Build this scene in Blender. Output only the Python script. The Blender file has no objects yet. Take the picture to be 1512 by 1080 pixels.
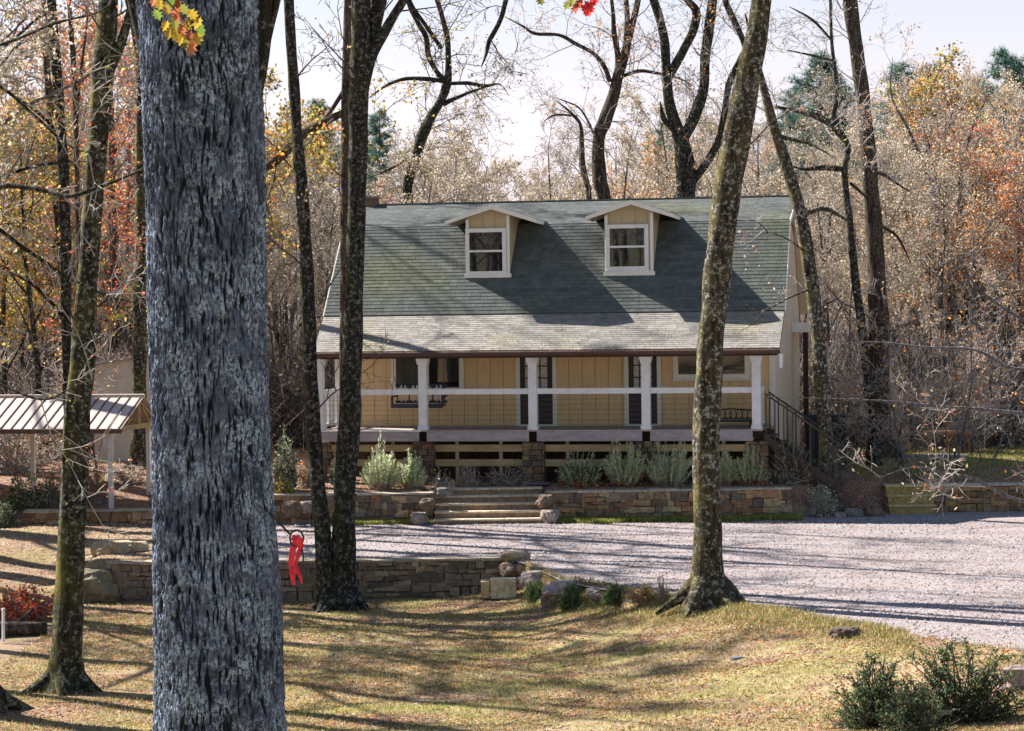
import bpy, math, random
import numpy as np
from mathutils import Vector, Matrix, noise
R = math.radians
S = bpy.context.scene
COL = S.collection
# ------------------------------------------------------------------ camera, sky, sun, exposure
F = 3400.0; HOR = 470.0; CH = 5.34; ROLL = -0.7
cd = bpy.data.cameras.new('camera'); cam = bpy.data.objects.new('camera', cd); COL.objects.link(cam)
cd.sensor_width = 36; cd.lens = F/1512*36; cd.clip_start = .3; cd.clip_end = 3000
PITCH = math.atan((540-HOR)/F)
cam.matrix_world = Matrix.Translation((0, 0, CH)) @ Matrix.Rotation(math.pi/2-PITCH, 4, 'X') @ Matrix.Rotation(R(ROLL), 4, 'Z')
S.camera = cam
CM = cam.matrix_world.to_3x3()
SUN_EL, SUN_AZ = 42.0, -54.5       # azimuth clockwise from +Y
W = bpy.data.worlds.new("World"); S.world = W; W.use_nodes = True
nt = W.node_tree; nt.nodes.clear()
wo = nt.nodes.new('ShaderNodeOutputWorld'); bg = nt.nodes.new('ShaderNodeBackground')
sky = nt.nodes.new('ShaderNodeTexSky'); sky.sky_type = 'NISHITA'; sky.sun_disc = False
sky.sun_elevation = R(SUN_EL); sky.sun_rotation = R(SUN_AZ); sky.air_density = 1.3; sky.dust_density = .6; sky.ozone_density = 3.0
tc = nt.nodes.new('ShaderNodeTexCoord'); sp = nt.nodes.new('ShaderNodeSeparateXYZ')
mr = nt.nodes.new('ShaderNodeMapRange'); mr.inputs[1].default_value = 0.0; mr.inputs[2].default_value = .24
mr.inputs[3].default_value = .92; mr.inputs[4].default_value = .0
mx = nt.nodes.new('ShaderNodeMix'); mx.data_type = 'RGBA'
nt.links.new(tc.outputs['Generated'], sp.inputs[0]); nt.links.new(sp.outputs['Z'], mr.inputs[0])
mr2 = nt.nodes.new('ShaderNodeMapRange'); mr2.inputs[1].default_value = -.3; mr2.inputs[2].default_value = .75; nt.links.new(sp.outputs['Y'], mr2.inputs[0])
mm = nt.nodes.new('ShaderNodeMath'); mm.operation = 'MULTIPLY'; nt.links.new(mr.outputs[0], mm.inputs[0]); nt.links.new(mr2.outputs[0], mm.inputs[1])
nt.links.new(mm.outputs[0], mx.inputs[0]); nt.links.new(sky.outputs[0], mx.inputs[6]); mx.inputs[7].default_value = (9.3, 7.8, 9.1, 1)
nt.links.new(mx.outputs[2], bg.inputs[0]); bg.inputs[1].default_value = .05
nt.links.new(bg.outputs[0], wo.inputs[0])
sd = bpy.data.lights.new('sun', 'SUN'); sd.energy = 5.0; sd.angle = R(.5); sd.color = (1, .955, .89)
so = bpy.data.objects.new('sun', sd); COL.objects.link(so)
az = R(SUN_AZ); el = R(SUN_EL)
TOSUN = Vector((math.sin(az)*math.cos(el), math.cos(az)*math.cos(el), math.sin(el)))
so.rotation_euler = TOSUN.to_track_quat('Z', 'Y').to_euler()
S.view_settings.view_transform = 'Standard'; S.view_settings.look = 'None'; S.view_settings.gamma = 1
S.view_settings.exposure = 1.45
S.cycles.max_bounces = 6; S.cycles.diffuse_bounces = 3; S.cycles.transmission_bounces = 3

# ------------------------------------------------------------------ picking points of the place from the photograph
def ray(px, py):
    return CM @ Vector((px-756, 540-py, -F))
def at(px, py, Y):
    d = ray(px, py); t = Y/d.y
    return Vector((d.x*t, Y, CH+d.z*t))
def onz(px, py, z):
    d = ray(px, py); t = (z-CH)/d.z
    return Vector((d.x*t, d.y*t, z))
# ------------------------------------------------------------------ helpers
def tag(o, label=None, cat=None, group=None, kind=None):
    if label: o['label'] = label
    if cat: o['category'] = cat
    if group: o['group'] = group
    if kind: o['kind'] = kind
    return o
def empty(name, loc, label, cat, group=None, rz=0):
    o = bpy.data.objects.new(name, None); COL.objects.link(o); o.location = loc; o.rotation_euler = (0, 0, rz)
    o.empty_display_size = .2
    return tag(o, label, cat, group)
def link(name, me, mats, parent=None, loc=None):
    if not isinstance(mats, (list, tuple)): mats = [mats]
    if len(me.materials) == 0:
        for m in mats: me.materials.append(m)
    o = bpy.data.objects.new(name, me); COL.objects.link(o)
    if parent: o.parent = parent
    if loc is not None: o.location = loc
    return o
def npmesh(name, V, Fq, col=None, smooth=False):
    """V (n,3), Fq (m,k) all faces with k corners"""
    V = np.asarray(V, dtype=np.float32); Fq = np.asarray(Fq, dtype=np.int32)
    me = bpy.data.meshes.new(name); m, k = Fq.shape
    me.vertices.add(len(V)); me.vertices.foreach_set('co', V.ravel())
    me.loops.add(m*k); me.loops.foreach_set('vertex_index', Fq.ravel())
    me.polygons.add(m); me.polygons.foreach_set('loop_start', np.arange(0, m*k, k, dtype=np.int32))
    if smooth: me.polygons.foreach_set('use_smooth', np.ones(m, dtype=bool))
    me.update(calc_edges=True)
    if col is not None: addcol(me, col)
    return me
def addcol(me, col):
    c = np.ones((len(me.vertices), 4), dtype=np.float32); c[:, :3] = np.asarray(col)[:, :3]
    a = me.attributes.new('col', 'FLOAT_COLOR', 'POINT'); a.data.foreach_set('color', c.ravel())
class MB:
    def __init__(s): s.v = []; s.f = []; s.c = []
    def add(s, vs, fs, col=(1, 1, 1)):
        b = len(s.v); s.v.extend([tuple(v) for v in vs]); s.f.extend([tuple(b+i for i in f) for f in fs]); s.c.extend([col]*len(vs))
    def box(s, x0, x1, y0, y1, z0, z1, col=(1, 1, 1), M=None, j=0, rng=random):
        vs = [Vector((x, y, z)) for z in (z0, z1) for y in (y0, y1) for x in (x0, x1)]
        if j: vs = [v+Vector((rng.uniform(-j, j), rng.uniform(-j, j), rng.uniform(-j, j))) for v in vs]
        if M is not None: vs = [M @ v for v in vs]
        s.add(vs, [(0, 2, 3, 1), (4, 5, 7, 6), (0, 1, 5, 4), (2, 6, 7, 3), (0, 4, 6, 2), (1, 3, 7, 5)], col)
    def tube(s, pts, rads, k=6, col=(1, 1, 1), rough=0, rng=None):
        n = len(pts); pts = [Vector(p) for p in pts]
        d = (pts[1]-pts[0]).normalized(); a = d.orthogonal().normalized(); vs = []
        for i in range(n):
            d = (pts[min(i+1, n-1)]-pts[max(i-1, 0)])
            if d.length < 1e-9: d = Vector((0, 0, 1))
            d.normalize(); a = (a-d*a.dot(d)).normalized(); b = d.cross(a)
            for q in range(k):
                t = 2*math.pi*q/k; r = rads[i]
                if rough:
                    dv = a*math.cos(t)+b*math.sin(t)
                    r *= 1+rough*noise.noise(Vector((dv.x*1.5, dv.y*1.5, 0))+pts[i]*1.3+Vector((7.3, 1.1, 0)))*2
                vs.append(pts[i]+(a*math.cos(t)+b*math.sin(t))*r)
        fs = [(i*k+q, i*k+(q+1) % k, (i+1)*k+(q+1) % k, (i+1)*k+q) for i in range(n-1) for q in range(k)]
        fs.append(tuple(range(k))[::-1]); fs.append(tuple((n-1)*k+q for q in range(k)))
        s.add(vs, fs, col)
    def build(s, name, mat, parent=None, loc=None, smooth=False, kids=True, usecol=False):
        me = bpy.data.meshes.new(name); me.from_pydata(s.v, [], s.f)
        if smooth: me.polygons.foreach_set('use_smooth', np.ones(len(me.polygons), dtype=bool))
        me.update()
        if usecol: addcol(me, s.c)
        return link(name, me, mat, parent, loc)
def copy_thing(o, loc, rz=0, sc=1.0, label=None, group=None):
    c = o.copy(); COL.objects.link(c); c.location = loc; c.rotation_euler = (0, 0, rz); c.scale = (sc, sc, sc)
    if label: c['label'] = label
    if group: c['group'] = group
    for ch in list(o.children):
        d = ch.copy(); COL.objects.link(d); d.parent = c
    return c
# ------------------------------------------------------------------ materials
def newmat(name):
    m = bpy.data.materials.new(name); m.use_nodes = True; nt = m.node_tree; nt.nodes.clear()
    out = nt.nodes.new('ShaderNodeOutputMaterial')
    return m, nt, out
def nn(nt, t, **kw):
    n = nt.nodes.new(t)
    for k, v in kw.items():
        if k.startswith('i_'):
            key = k[2:]; key = int(key) if key.isdigit() else key.replace('_', ' ')
            if hasattr(v, 'is_linked') or isinstance(v, bpy.types.NodeSocket): nt.links.new(v, n.inputs[key])
            else: n.inputs[key].default_value = v
        else: setattr(n, k, v)
    return n
def mixc(nt, fac, a, b, mode='MIX'):
    n = nt.nodes.new('ShaderNodeMix'); n.data_type = 'RGBA'; n.blend_type = mode
    for i, v in ((0, fac), (6, a), (7, b)):
        if isinstance(v, bpy.types.NodeSocket): nt.links.new(v, n.inputs[i])
        elif i: n.inputs[i].default_value = (*v[:3], 1)
        else: n.inputs[i].default_value = v
    return n.outputs[2]
def ramp(nt, fac, lo, hi, a=0.0, b=1.0):
    n = nn(nt, 'ShaderNodeMapRange', i_1=lo, i_2=hi, i_3=a, i_4=b); nt.links.new(fac, n.inputs[0]); return n.outputs[0]
def coords(nt, scale=(1, 1, 1), kind='Object'):
    t = nn(nt, 'ShaderNodeTexCoord'); m = nn(nt, 'ShaderNodeMapping'); nt.links.new(t.outputs[kind], m.inputs[0]); m.inputs['Scale'].default_value = scale
    return m.outputs[0]
def noi(nt, vec, scale, detail=4, rough=.6, w=0):
    n = nn(nt, 'ShaderNodeTexNoise', i_Scale=scale, i_Detail=detail, i_Roughness=rough)
    m = nn(nt, 'ShaderNodeMapping'); nt.links.new(vec, m.inputs[0]); m.inputs['Location'].default_value = (w, w*1.7, w*.3)
    nt.links.new(m.outputs[0], n.inputs[0]); return n.outputs[0]
def fin(nt, out, color, rough=.9, height=None, bd=.02, bs=.6, spec=.2, metal=0):
    p = nn(nt, 'ShaderNodeBsdfPrincipled')
    if isinstance(color, bpy.types.NodeSocket): nt.links.new(color, p.inputs['Base Color'])
    else: p.inputs['Base Color'].default_value = (*color[:3], 1)
    p.inputs['Roughness'].default_value = rough; p.inputs['Specular IOR Level'].default_value = spec; p.inputs['Metallic'].default_value = metal
    if height is not None:
        b = nn(nt, 'ShaderNodeBump', i_Strength=bs, i_Distance=bd); nt.links.new(height, b.inputs['Height']); nt.links.new(b.outputs[0], p.inputs['Normal'])
    nt.links.new(p.outputs[0], out.inputs[0])
def bark(name, dark, light, lichen=(.45, .47, .43), la=.5, moss=(.16, .15, .03), ma=.3, sc=1.0, moss_left=0.0):
    m, nt, out = newmat(name)
    v = coords(nt, (1, 1, .16)); v1 = coords(nt)
    fur = noi(nt, v, 16*sc, 5, .65); fine = noi(nt, v1, 60*sc, 3, .7)
    c = mixc(nt, ramp(nt, fur, .38, .62), dark, light)
    c = mixc(nt, ramp(nt, fine, .35, .65), c, mixc(nt, .5, c, (0, 0, 0)))
    lf = nn(nt, 'ShaderNodeMath', operation='MULTIPLY')
    nt.links.new(ramp(nt, noi(nt, v1, 11*sc, 6, .8, 3), .53, .58), lf.inputs[0]); lf.inputs[1].default_value = la
    c = mixc(nt, lf.outputs[0], c, lichen)
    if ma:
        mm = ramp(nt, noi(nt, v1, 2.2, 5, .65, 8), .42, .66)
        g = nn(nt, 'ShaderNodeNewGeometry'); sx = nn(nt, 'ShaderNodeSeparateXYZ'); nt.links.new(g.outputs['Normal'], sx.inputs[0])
        side = ramp(nt, sx.outputs[0], -.1, -.85, .3, 1.6)  # moss thickened on left-facing bark, also painting in its sunlit rim
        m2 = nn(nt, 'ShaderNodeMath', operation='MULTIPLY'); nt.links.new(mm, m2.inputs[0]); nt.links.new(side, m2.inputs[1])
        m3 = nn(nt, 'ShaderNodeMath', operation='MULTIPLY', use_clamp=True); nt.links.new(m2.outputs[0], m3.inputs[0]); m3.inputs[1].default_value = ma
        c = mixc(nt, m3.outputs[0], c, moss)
    h = nn(nt, 'ShaderNodeMath', operation='ADD'); nt.links.new(fur, h.inputs[0]); nt.links.new(fine, h.inputs[1])
    fin(nt, out, c, .95, h.outputs[0], .05/sc, .9)
    return m
def colmat(name, rough=.9, vary=.35, sc=8, bump=.02, spec=.2, tint=(1, 1, 1), translucent=0):
    """colour from the mesh attribute 'col', broken up by noise"""
    m, nt, out = newmat(name)
    a = nn(nt, 'ShaderNodeAttribute', attribute_name='col')
    v = coords(nt); n1 = noi(nt, v, sc, 5, .7)
    f = ramp(nt, n1, .3, .7, 1-vary, 1+vary)
    mu = nn(nt, 'ShaderNodeVectorMath', operation='SCALE'); nt.links.new(a.outputs['Color'], mu.inputs[0]); nt.links.new(f, mu.inputs['Scale'])
    if translucent:
        d = nn(nt, 'ShaderNodeBsdfDiffuse'); t = nn(nt, 'ShaderNodeBsdfTranslucent'); ms = nn(nt, 'ShaderNodeMixShader', i_0=translucent)
        nt.links.new(mu.outputs[0], d.inputs[0]); nt.links.new(mu.outputs[0], t.inputs[0]); nt.links.new(d.outputs[0], ms.inputs[1]); nt.links.new(t.outputs[0], ms.inputs[2])
        nt.links.new(ms.outputs[0], out.inputs[0])
    else: fin(nt, out, mu.outputs[0], rough, n1, bump, .6, spec)
    return m
def plain(name, color, rough=.7, vary=.12, sc=6, bump=.004, spec=.3, stretch=(1, 1, 1), metal=0, dirt=None):
    m, nt, out = newmat(name); v = coords(nt, stretch); n1 = noi(nt, v, sc, 5, .65)
    c = mixc(nt, ramp(nt, n1, .3, .7), [x*(1-vary) for x in color], [min(1, x*(1+vary)) for x in color])
    if dirt:
        c = mixc(nt, ramp(nt, noi(nt, v, sc*.4, 6, .75, 5), .5, .68, 0, .6), c, dirt)
    fin(nt, out, c, rough, n1, bump, .5, spec, metal); return m
M_leaf = colmat('leaf', translucent=.5, vary=.25, sc=3)
M_col = colmat('stone', vary=.45, sc=9, bump=.03)
M_rock = colmat('rock', vary=.5, sc=5, bump=.06)
M_shingle = colmat('shingle', vary=.22, sc=5, bump=.01, rough=.85)
M_white = plain('white_paint', (.78, .77, .78), .6, .05, 5, dirt=(.5, .47, .43))
M_trim = plain('cream_trim', (.80, .77, .70), .6, .06, 5)
M_siding = plain('tan_siding', (.76, .55, .31), .75, .1, 4, .006, .2, (3, 3, .4))
M_gable = plain('gable_siding', (.66, .53, .40), .75, .08, 3)
M_fascia = plain('weathered_board', (.36, .31, .33), .85, .25, 7, .01, .2, (.3, 1, 1))
M_darkwood = plain('dark_wood', (.05, .03, .022), .7, .3, 8)
M_board = plain('treated_board', (.38, .28, .15), .8, .25, 6, .01, .2, (.4, 1, 1))
M_deck = plain('deck_board', (.42, .34, .31), .8, .25, 6, .01, .2, (1, .4, 1))
M_brown = plain('brown_gutter', (.10, .055, .045), .5, .2, 5)
M_stair = plain('stair_wood', (.085, .065, .055), .8, .3, 8)
M_door = plain('dark_door', (.045, .035, .04), .4, .2, 4)
M_iron = plain('black_iron', (.02, .02, .022), .4, .2, 9)
M_wire = plain('rail_cable', (.18, .17, .17), .35, .1, 9, metal=.6)
M_found = plain('foundation', (.10, .075, .06), .95, .4, 5, .04)
M_metalroof = plain('metal_roof', (.52, .42, .38), .42, .12, 2.5, .003, .5, dirt=(.30, .2, .15))
M_rust = plain('roof_seam', (.16, .10, .08), .7, .3, 9)
M_shed = plain('shed_wall', (.50, .47, .42), .8, .08, 2)
M_steel = plain('galvanised_post', (.55, .55, .58), .5, .12, 4)
M_red = plain('red_strap', (.75, .035, .07), .5, .2, 12)
M_rope = plain('rope', (.05, .04, .035), .9, .2, 20)
M_twig = plain('twig_bark', (.36, .325, .30), .9, .35, 1.2)
M_twig_pale = plain('pale_twig', (.40, .34, .30), .9, .3, 1.2)
M_twig_dark = plain('dark_twig', (.10, .07, .06), .9, .35, 1.2)
B_oak = bark('oak_bark', (.010, .010, .013), (.25, .245, .26), (.50, .56, .57), .0, ma=0)
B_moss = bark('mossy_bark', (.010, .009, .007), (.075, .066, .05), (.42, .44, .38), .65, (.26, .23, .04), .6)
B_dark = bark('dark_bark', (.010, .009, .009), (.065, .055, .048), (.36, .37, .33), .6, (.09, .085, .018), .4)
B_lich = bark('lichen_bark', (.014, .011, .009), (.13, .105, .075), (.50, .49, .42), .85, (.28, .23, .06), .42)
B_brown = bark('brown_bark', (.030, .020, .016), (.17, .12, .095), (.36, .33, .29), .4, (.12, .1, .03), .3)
B_grey = bark('grey_bark', (.08, .07, .075), (.36, .32, .32), (.42, .40, .38), .4, ma=0)
# big oak: deep vertical furrows, pale lichen, blue of the shade mixed into both
def oakmat():
    m, nt, out = newmat('furrowed_oak_bark')
    a = nn(nt, 'ShaderNodeAttribute', attribute_name='col')
    sx = nn(nt, 'ShaderNodeSeparateXYZ'); nt.links.new(a.outputs['Color'], sx.inputs[0])
    v = coords(nt); v2 = coords(nt, (1, 1, .35))
    fine = noi(nt, v2, 42, 6, .75); fine2 = noi(nt, coords(nt, (1, 1, .6)), 55, 5, .8)
    c = mixc(nt, ramp(nt, sx.outputs[0], .0, .7), (.010, .012, .020), (.15, .185, .29))
    c = mixc(nt, ramp(nt, fine, .38, .60), mixc(nt, .8, c, (.006, .006, .009)), c)
    l1 = ramp(nt, noi(nt, v, 3.6, 6, .8, 2), .44, .58, .12, 1); l2 = ramp(nt, fine2, .47, .53)
    mu = nn(nt, 'ShaderNodeMath', operation='MULTIPLY'); nt.links.new(l1, mu.inputs[0]); nt.links.new(l2, mu.inputs[1])
    mu2 = nn(nt, 'ShaderNodeMath', operation='MULTIPLY'); nt.links.new(mu.outputs[0], mu2.inputs[0]); nt.links.new(ramp(nt, sx.outputs[0], .3, .6), mu2.inputs[1])
    c = mixc(nt, ramp(nt, noi(nt, v, 1.6, 4, .6, 6), .4, .62, .0, .6), c, (.02, .022, .028))
    c = mixc(nt, mu2.outputs[0], c, (.46, .56, .70))
    h = nn(nt, 'ShaderNodeMath', operation='ADD'); nt.links.new(fine, h.inputs[0]); nt.links.new(fine2, h.inputs[1])
    fin(nt, out, c, .95, h.outputs[0], .02, .8)
    return m
M_oak = oakmat()
def glassmat():
    m, nt, out = newmat('window_glass')
    v = coords(nt); n1 = noi(nt, v, 1.6, 2, .5)
    fin(nt, out, (.012, .014, .018), .015, None, 0, 0, .9); return m
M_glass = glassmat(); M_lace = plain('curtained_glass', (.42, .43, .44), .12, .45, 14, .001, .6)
def groundmat():
    m, nt, out = newmat('lawn_and_leaf_litter')
    a = nn(nt, 'ShaderNodeAttribute', attribute_name='col'); sx = nn(nt, 'ShaderNodeSeparateXYZ'); nt.links.new(a.outputs['Color'], sx.inputs[0])
    v = coords(nt); vs = coords(nt, (.5, 1.2, 1))
    big = noi(nt, vs, .55, 5, .6); mid = noi(nt, v, 3.5, 5, .7, 4); fine = noi(nt, v, 26, 4, .75, 9)
    green = mixc(nt, ramp(nt, mid, .35, .65), (.19, .19, .05), (.46, .39, .16))
    straw = mixc(nt, ramp(nt, fine, .3, .7), (.32, .23, .12), (.54, .42, .27))
    litter = mixc(nt, ramp(nt, fine, .35, .65), (.13, .07, .045), (.42, .27, .20))
    lawn = mixc(nt, ramp(nt, big, .42, .58), green, straw)
    lawn = mixc(nt, ramp(nt, noi(nt, vs, .9, 6, .75, 13), .47, .60), lawn, litter)
    c = mixc(nt, sx.outputs[0], litter, lawn)
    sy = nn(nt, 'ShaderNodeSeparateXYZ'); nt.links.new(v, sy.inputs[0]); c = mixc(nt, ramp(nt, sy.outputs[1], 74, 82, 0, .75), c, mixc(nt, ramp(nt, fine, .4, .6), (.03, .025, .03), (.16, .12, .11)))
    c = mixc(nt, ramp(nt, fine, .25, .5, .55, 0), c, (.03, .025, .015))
    h = nn(nt, 'ShaderNodeMath', operation='ADD'); nt.links.new(fine, h.inputs[0]); nt.links.new(mid, h.inputs[1])
    fin(nt, out, c, .98, h.outputs[0], .05, .8, .1); return m
def gravelmat():
    m, nt, out = newmat('crushed_gravel')
    v = coords(nt); vs = coords(nt, (.35, 1.3, 1))
    vo = nn(nt, 'ShaderNodeTexVoronoi', i_Scale=28.0); nt.links.new(v, vo.inputs['Vector'])
    hs = nn(nt, 'ShaderNodeSeparateXYZ'); nt.links.new(vo.outputs['Color'], hs.inputs[0])
    c = mixc(nt, hs.outputs[0], (.15, .13, .135), (.46, .40, .405))
    c = mixc(nt, ramp(nt, noi(nt, v, 120, 3, .8), .35, .65, 0, .6), c, (.34, .295, .29))
    c = mixc(nt, ramp(nt, noi(nt, vs, 1.3, 6, .75, 3), .45, .64, 0, .6), c, (.27, .20, .175))
    c = mixc(nt, ramp(nt, noi(nt, coords(nt, (.07, .9, 1)), 1.4, 4, .6, 21), .48, .62, 0, .38), c, (.20, .165, .155))
    c = mixc(nt, ramp(nt, noi(nt, v, 14, 5, .75, 7), .58, .65, 0, .7), c, (.20, .12, .08))
    fin(nt, out, c, .95, vo.outputs['Distance'], .03, .6, .15); return m
M_ground = groundmat(); M_gravel = gravelmat()

# ------------------------------------------------------------------ terrain
def sst(a, b, x):
    t = np.clip((x-a)/(b-a), 0, 1); return t*t*(3-2*t)
BX = np.array([-60, -.2, .2, 1.0, 2.2, 3.4, 4.4, 5.2, 6.2, 7.9, 10, 14, 60.])
BY = np.array([51.2, 51.2, 50.2, 46.8, 44.6, 43.3, 41.2, 40.1, 38.9, 35.6, 33, 31, 28.])
WALLY = 60.7    # inner line of the upper wall
def wob(X, Y):
    return .05*np.sin(X*1.3+Y*.7)+.04*np.sin(X*.6-Y*1.9+2)+.03*np.sin(X*2.9+Y*2.3)
def hgt(X, Y):
    X = np.asarray(X, float); Y = np.asarray(Y, float)
    yb = np.interp(X, BX, BY)+.35*np.sin(X*1.7)*(X > 1.5)
    s = yb-Y                                      # >0 on the lawn
    left = sst(5.0, -2.6, X)
    lawnR = .05-.09*np.clip(s, 0, 6)-.05*np.clip(s-6, 0, 4)
    lawnL = -.86+0*X
    lawn = left*lawnL+(1-left)*lawnR+wob(X, Y)*.35
    lawn = np.where(X > .25, np.maximum(lawn, .05-.5*np.clip(s, 0, 9)), lawn)
    # step hidden inside the lower wall; open slope at the far left
    k = sst(0, .35, -s)
    farl = sst(-9.3, -10.6, X)
    slope = np.clip((Y-49)/9, 0, 1)
    drive = -.05-.02*np.sin(X)
    # left of the drive ground lies just above gravel
    drive = drive+(.10+.06*wob(X, Y))*sst(-6.4, -7.4, X)
    edge = .10*np.exp(-((s+.1)/.5)**2)*(X > 1.2)*1.0
    z = np.where(s > 0, lawn, lawn*(1-k)+drive*k)
    z = z*(1-farl)+farl*(-.86*(1-slope)+.06*slope+wob(X, Y)*.5)
    z = z+edge*.4
    # upper yard
    wy = WALLY+1.2*sst(7.7, 8.4, X)
    up = sst(wy+.0, wy+.25, Y)*sst(-8.6, -8.2, X)
    upl = sst(60.2, 66, Y)*(1-sst(-8.6, -8.2, X))
    yard = .78+.02*np.clip(Y-60, 0, 8)
    u = np.clip(up+upl, 0, 1)
    z = z*(1-u)+yard*u
    # stair opening: slope rises behind the steps
    st = sst(-2.35, -2.15, X)*sst(1.05, .85, X)
    z = np.where((Y > 60) & (Y < 62.2), z*(1-st)+st*np.minimum(z, -.05+np.clip((Y-60.35)/1.6, 0, 1)*.83), z)
    s2 = sst(9.95, 10.05, X)*sst(11.35, 11.25, X)
    z = np.where((Y > 61) & (Y < 63.4), z*(1-s2)+s2*np.minimum(z, -.05+np.clip((Y-61.4)/1.3, 0, 1)*.8), z)
    # bank towards the camera
    near = np.clip((33-Y)/35, 0, 1.4)
    z = z+near*4.5*np.ones_like(X)
    # wooded hill
    hill = np.clip((Y-84)/90, 0, 1)
    z = z+10*hill*hill*(3-2*hill)+.4*np.sin(X*.11+Y*.05)*np.clip((Y-80)/20, 0, 1)
    z = z+np.clip((Y-174)/400, 0, 1)*4
    return z
def ground_Y(px, py):
    d = ray(px, py); Y = np.arange(20, 110, .04); x = d.x/d.y*Y; z = CH+d.z/d.y*Y; k = np.nonzero(z < hgt(x, Y))[0]
    return float(Y[k[0]]) if len(k) else 110.0
def hz(x, y): return float(hgt(np.array([x]), np.array([y]))[0])
xs = np.concatenate([np.array([-400, -250, -150, -100, -70, -50, -40, -32, -26, -22]), np.arange(-20, 20.01, .2), np.array([22, 26, 32, 40, 50, 70, 100, 150, 250, 400])])
ys = np.concatenate([np.array([-300, -150, -80, -40, -20, -10]), np.arange(-4, 30, 2.), np.arange(30, 49.5, .25), np.arange(49.5, 52.4, .07), np.arange(52.4, 60.2, .3), np.arange(60.2, 63.4, .07), np.arange(63.5, 82, .8), np.arange(82, 180, 4.), np.array([190, 220, 260, 320, 400, 600, 900.])])
GX, GY = np.meshgrid(xs, ys); GZ = hgt(GX, GY)
V = np.stack([GX.ravel(), GY.ravel(), GZ.ravel()], 1); nx = len(xs); ny = len(ys)
ii, jj = np.meshgrid(np.arange(nx-1), np.arange(ny-1)); a = (jj*nx+ii).ravel()
Fq = np.stack([a, a+1, a+nx+1, a+nx], 1)
yb = np.interp(V[:, 0], BX, BY)
grass = np.where(V[:, 1] < yb, 1.0, .0)
grass = np.where((V[:, 1] > 59.2) & (V[:, 1] < WALLY+.1) & (V[:, 0] > -8), 1., grass)
grass = np.where((V[:, 1] > 66) & (V[:, 1] < 80) & (V[:, 0] > 9.5), 1., grass)
grass = np.where((V[:, 0] < -6.4) & (V[:, 1] < 60), .6, grass)
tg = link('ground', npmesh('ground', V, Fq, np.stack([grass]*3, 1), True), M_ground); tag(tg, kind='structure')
# gravel drive : a flat sheet the ground rises out of
rg = random.Random(4)
poly = [(-6.9, 51.35)]
for i in range(1, 10): poly.append((-6.9+i*.72, 51.36))
for x, y in ((-.1, 50.9), (.3, 49.6), (1.0, 46.3), (2.2, 44.2), (3.4, 42.9), (4.4, 40.8), (5.2, 39.7), (6.2, 38.5), (7.9, 35.2), (10, 32.6), (14, 30.6), (40, 28.6)): poly.append((x, y))
poly += [(40, 61.9), (9.3, 61.9), (9.2, 60.75), (-7, 60.75)]
gm = bpy.data.meshes.new('gravel_drive'); gm.from_pydata([(x, y, 0) for x, y in poly], [], [tuple(range(len(poly)))])
tag(link('gravel_drive', gm, M_gravel), kind='structure')

# ------------------------------------------------------------------ batches: leaves, blades, twigs
PAL = dict(tan=[(.50, .40, .27), (.62, .50, .35), (.36, .28, .19), (.58, .42, .22)],
           buff=[(.66, .57, .45), (.54, .46, .36), (.70, .61, .46), (.44, .37, .29)],
           orange=[(.70, .29, .07), (.58, .20, .06), (.72, .42, .14), (.46, .16, .07)],
           red=[(.66, .12, .07), (.56, .08, .06), (.72, .22, .09), (.50, .12, .10)],
           yellow=[(.62, .44, .07), (.50, .38, .09), (.40, .34, .08), (.66, .5, .16), (.28, .28, .07)],
           green=[(.10, .14, .045), (.07, .10, .035), (.16, .19, .07), (.2, .22, .1)],
           sage=[(.60, .66, .40), (.72, .76, .48), (.46, .52, .30), (.78, .78, .54)],
           ever=[(.06, .11, .05), (.09, .15, .07), (.04, .07, .035), (.20, .26, .18)],
           fresh=[(.12, .22, .06), (.17, .28, .08), (.09, .16, .05)],
           pine=[(.06, .15, .11), (.09, .19, .14), (.12, .20, .13), (.06, .12, .10)],
           lawn=[(.20, .20, .045), (.32, .28, .08), (.48, .38, .19), (.14, .16, .035), (.58, .48, .28)],
           strip=[(.25, .32, .04), (.34, .4, .06), (.2, .26, .04)],
           litter=[(.36, .20, .13), (.48, .31, .23), (.22, .11, .08), (.60, .45, .34), (.42, .17, .09)])
def pal(rs, names, n):
    cs = []
    for q in names: cs += PAL[q]
    cs = np.array(cs); return cs[rs.randint(0, len(cs), n)]*rs.uniform(.75, 1.25, (n, 1))
def cards(P, size, rs, flat=False, aspect=.6, bend=True):
    """leaf cards: diamond shaped quads, random orientation"""
    n = len(P); a = rs.normal(size=(n, 3)); a /= np.linalg.norm(a, axis=1, keepdims=True)
    if flat: a[:, 2] *= .25; a /= np.linalg.norm(a, axis=1, keepdims=True)
    b = rs.normal(size=(n, 3))
    if flat: b[:, 2] *= .25
    b -= a*(a*b).sum(1, keepdims=True); b /= np.linalg.norm(b, axis=1, keepdims=True)
    c = np.cross(a, b); s = (size*rs.uniform(.6, 1.3, n))[:, None]
    V = np.stack([P-a*s*.5, P+b*s*aspect*.5+c*s*.12, P+a*s*.5, P-b*s*aspect*.5+c*s*.12], 1).reshape(-1, 3)
    return V, np.arange(n*4).reshape(n, 4)
def blades(P, D, w, rs):
    """tapered blades from P along D (vectors with length)"""
    n = len(P); side = np.cross(D, rs.normal(size=(n, 3))); side /= np.linalg.norm(side, axis=1, keepdims=True)+1e-9
    w = np.asarray(w)
    if w.ndim: w = w[:, None]
    V = np.stack([P-side*w*.5, P+side*w*.5, P+D+side*w*.12, P+D-side*w*.12], 1).reshape(-1, 3)
    return V, np.arange(n*4).reshape(n, 4)
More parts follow.
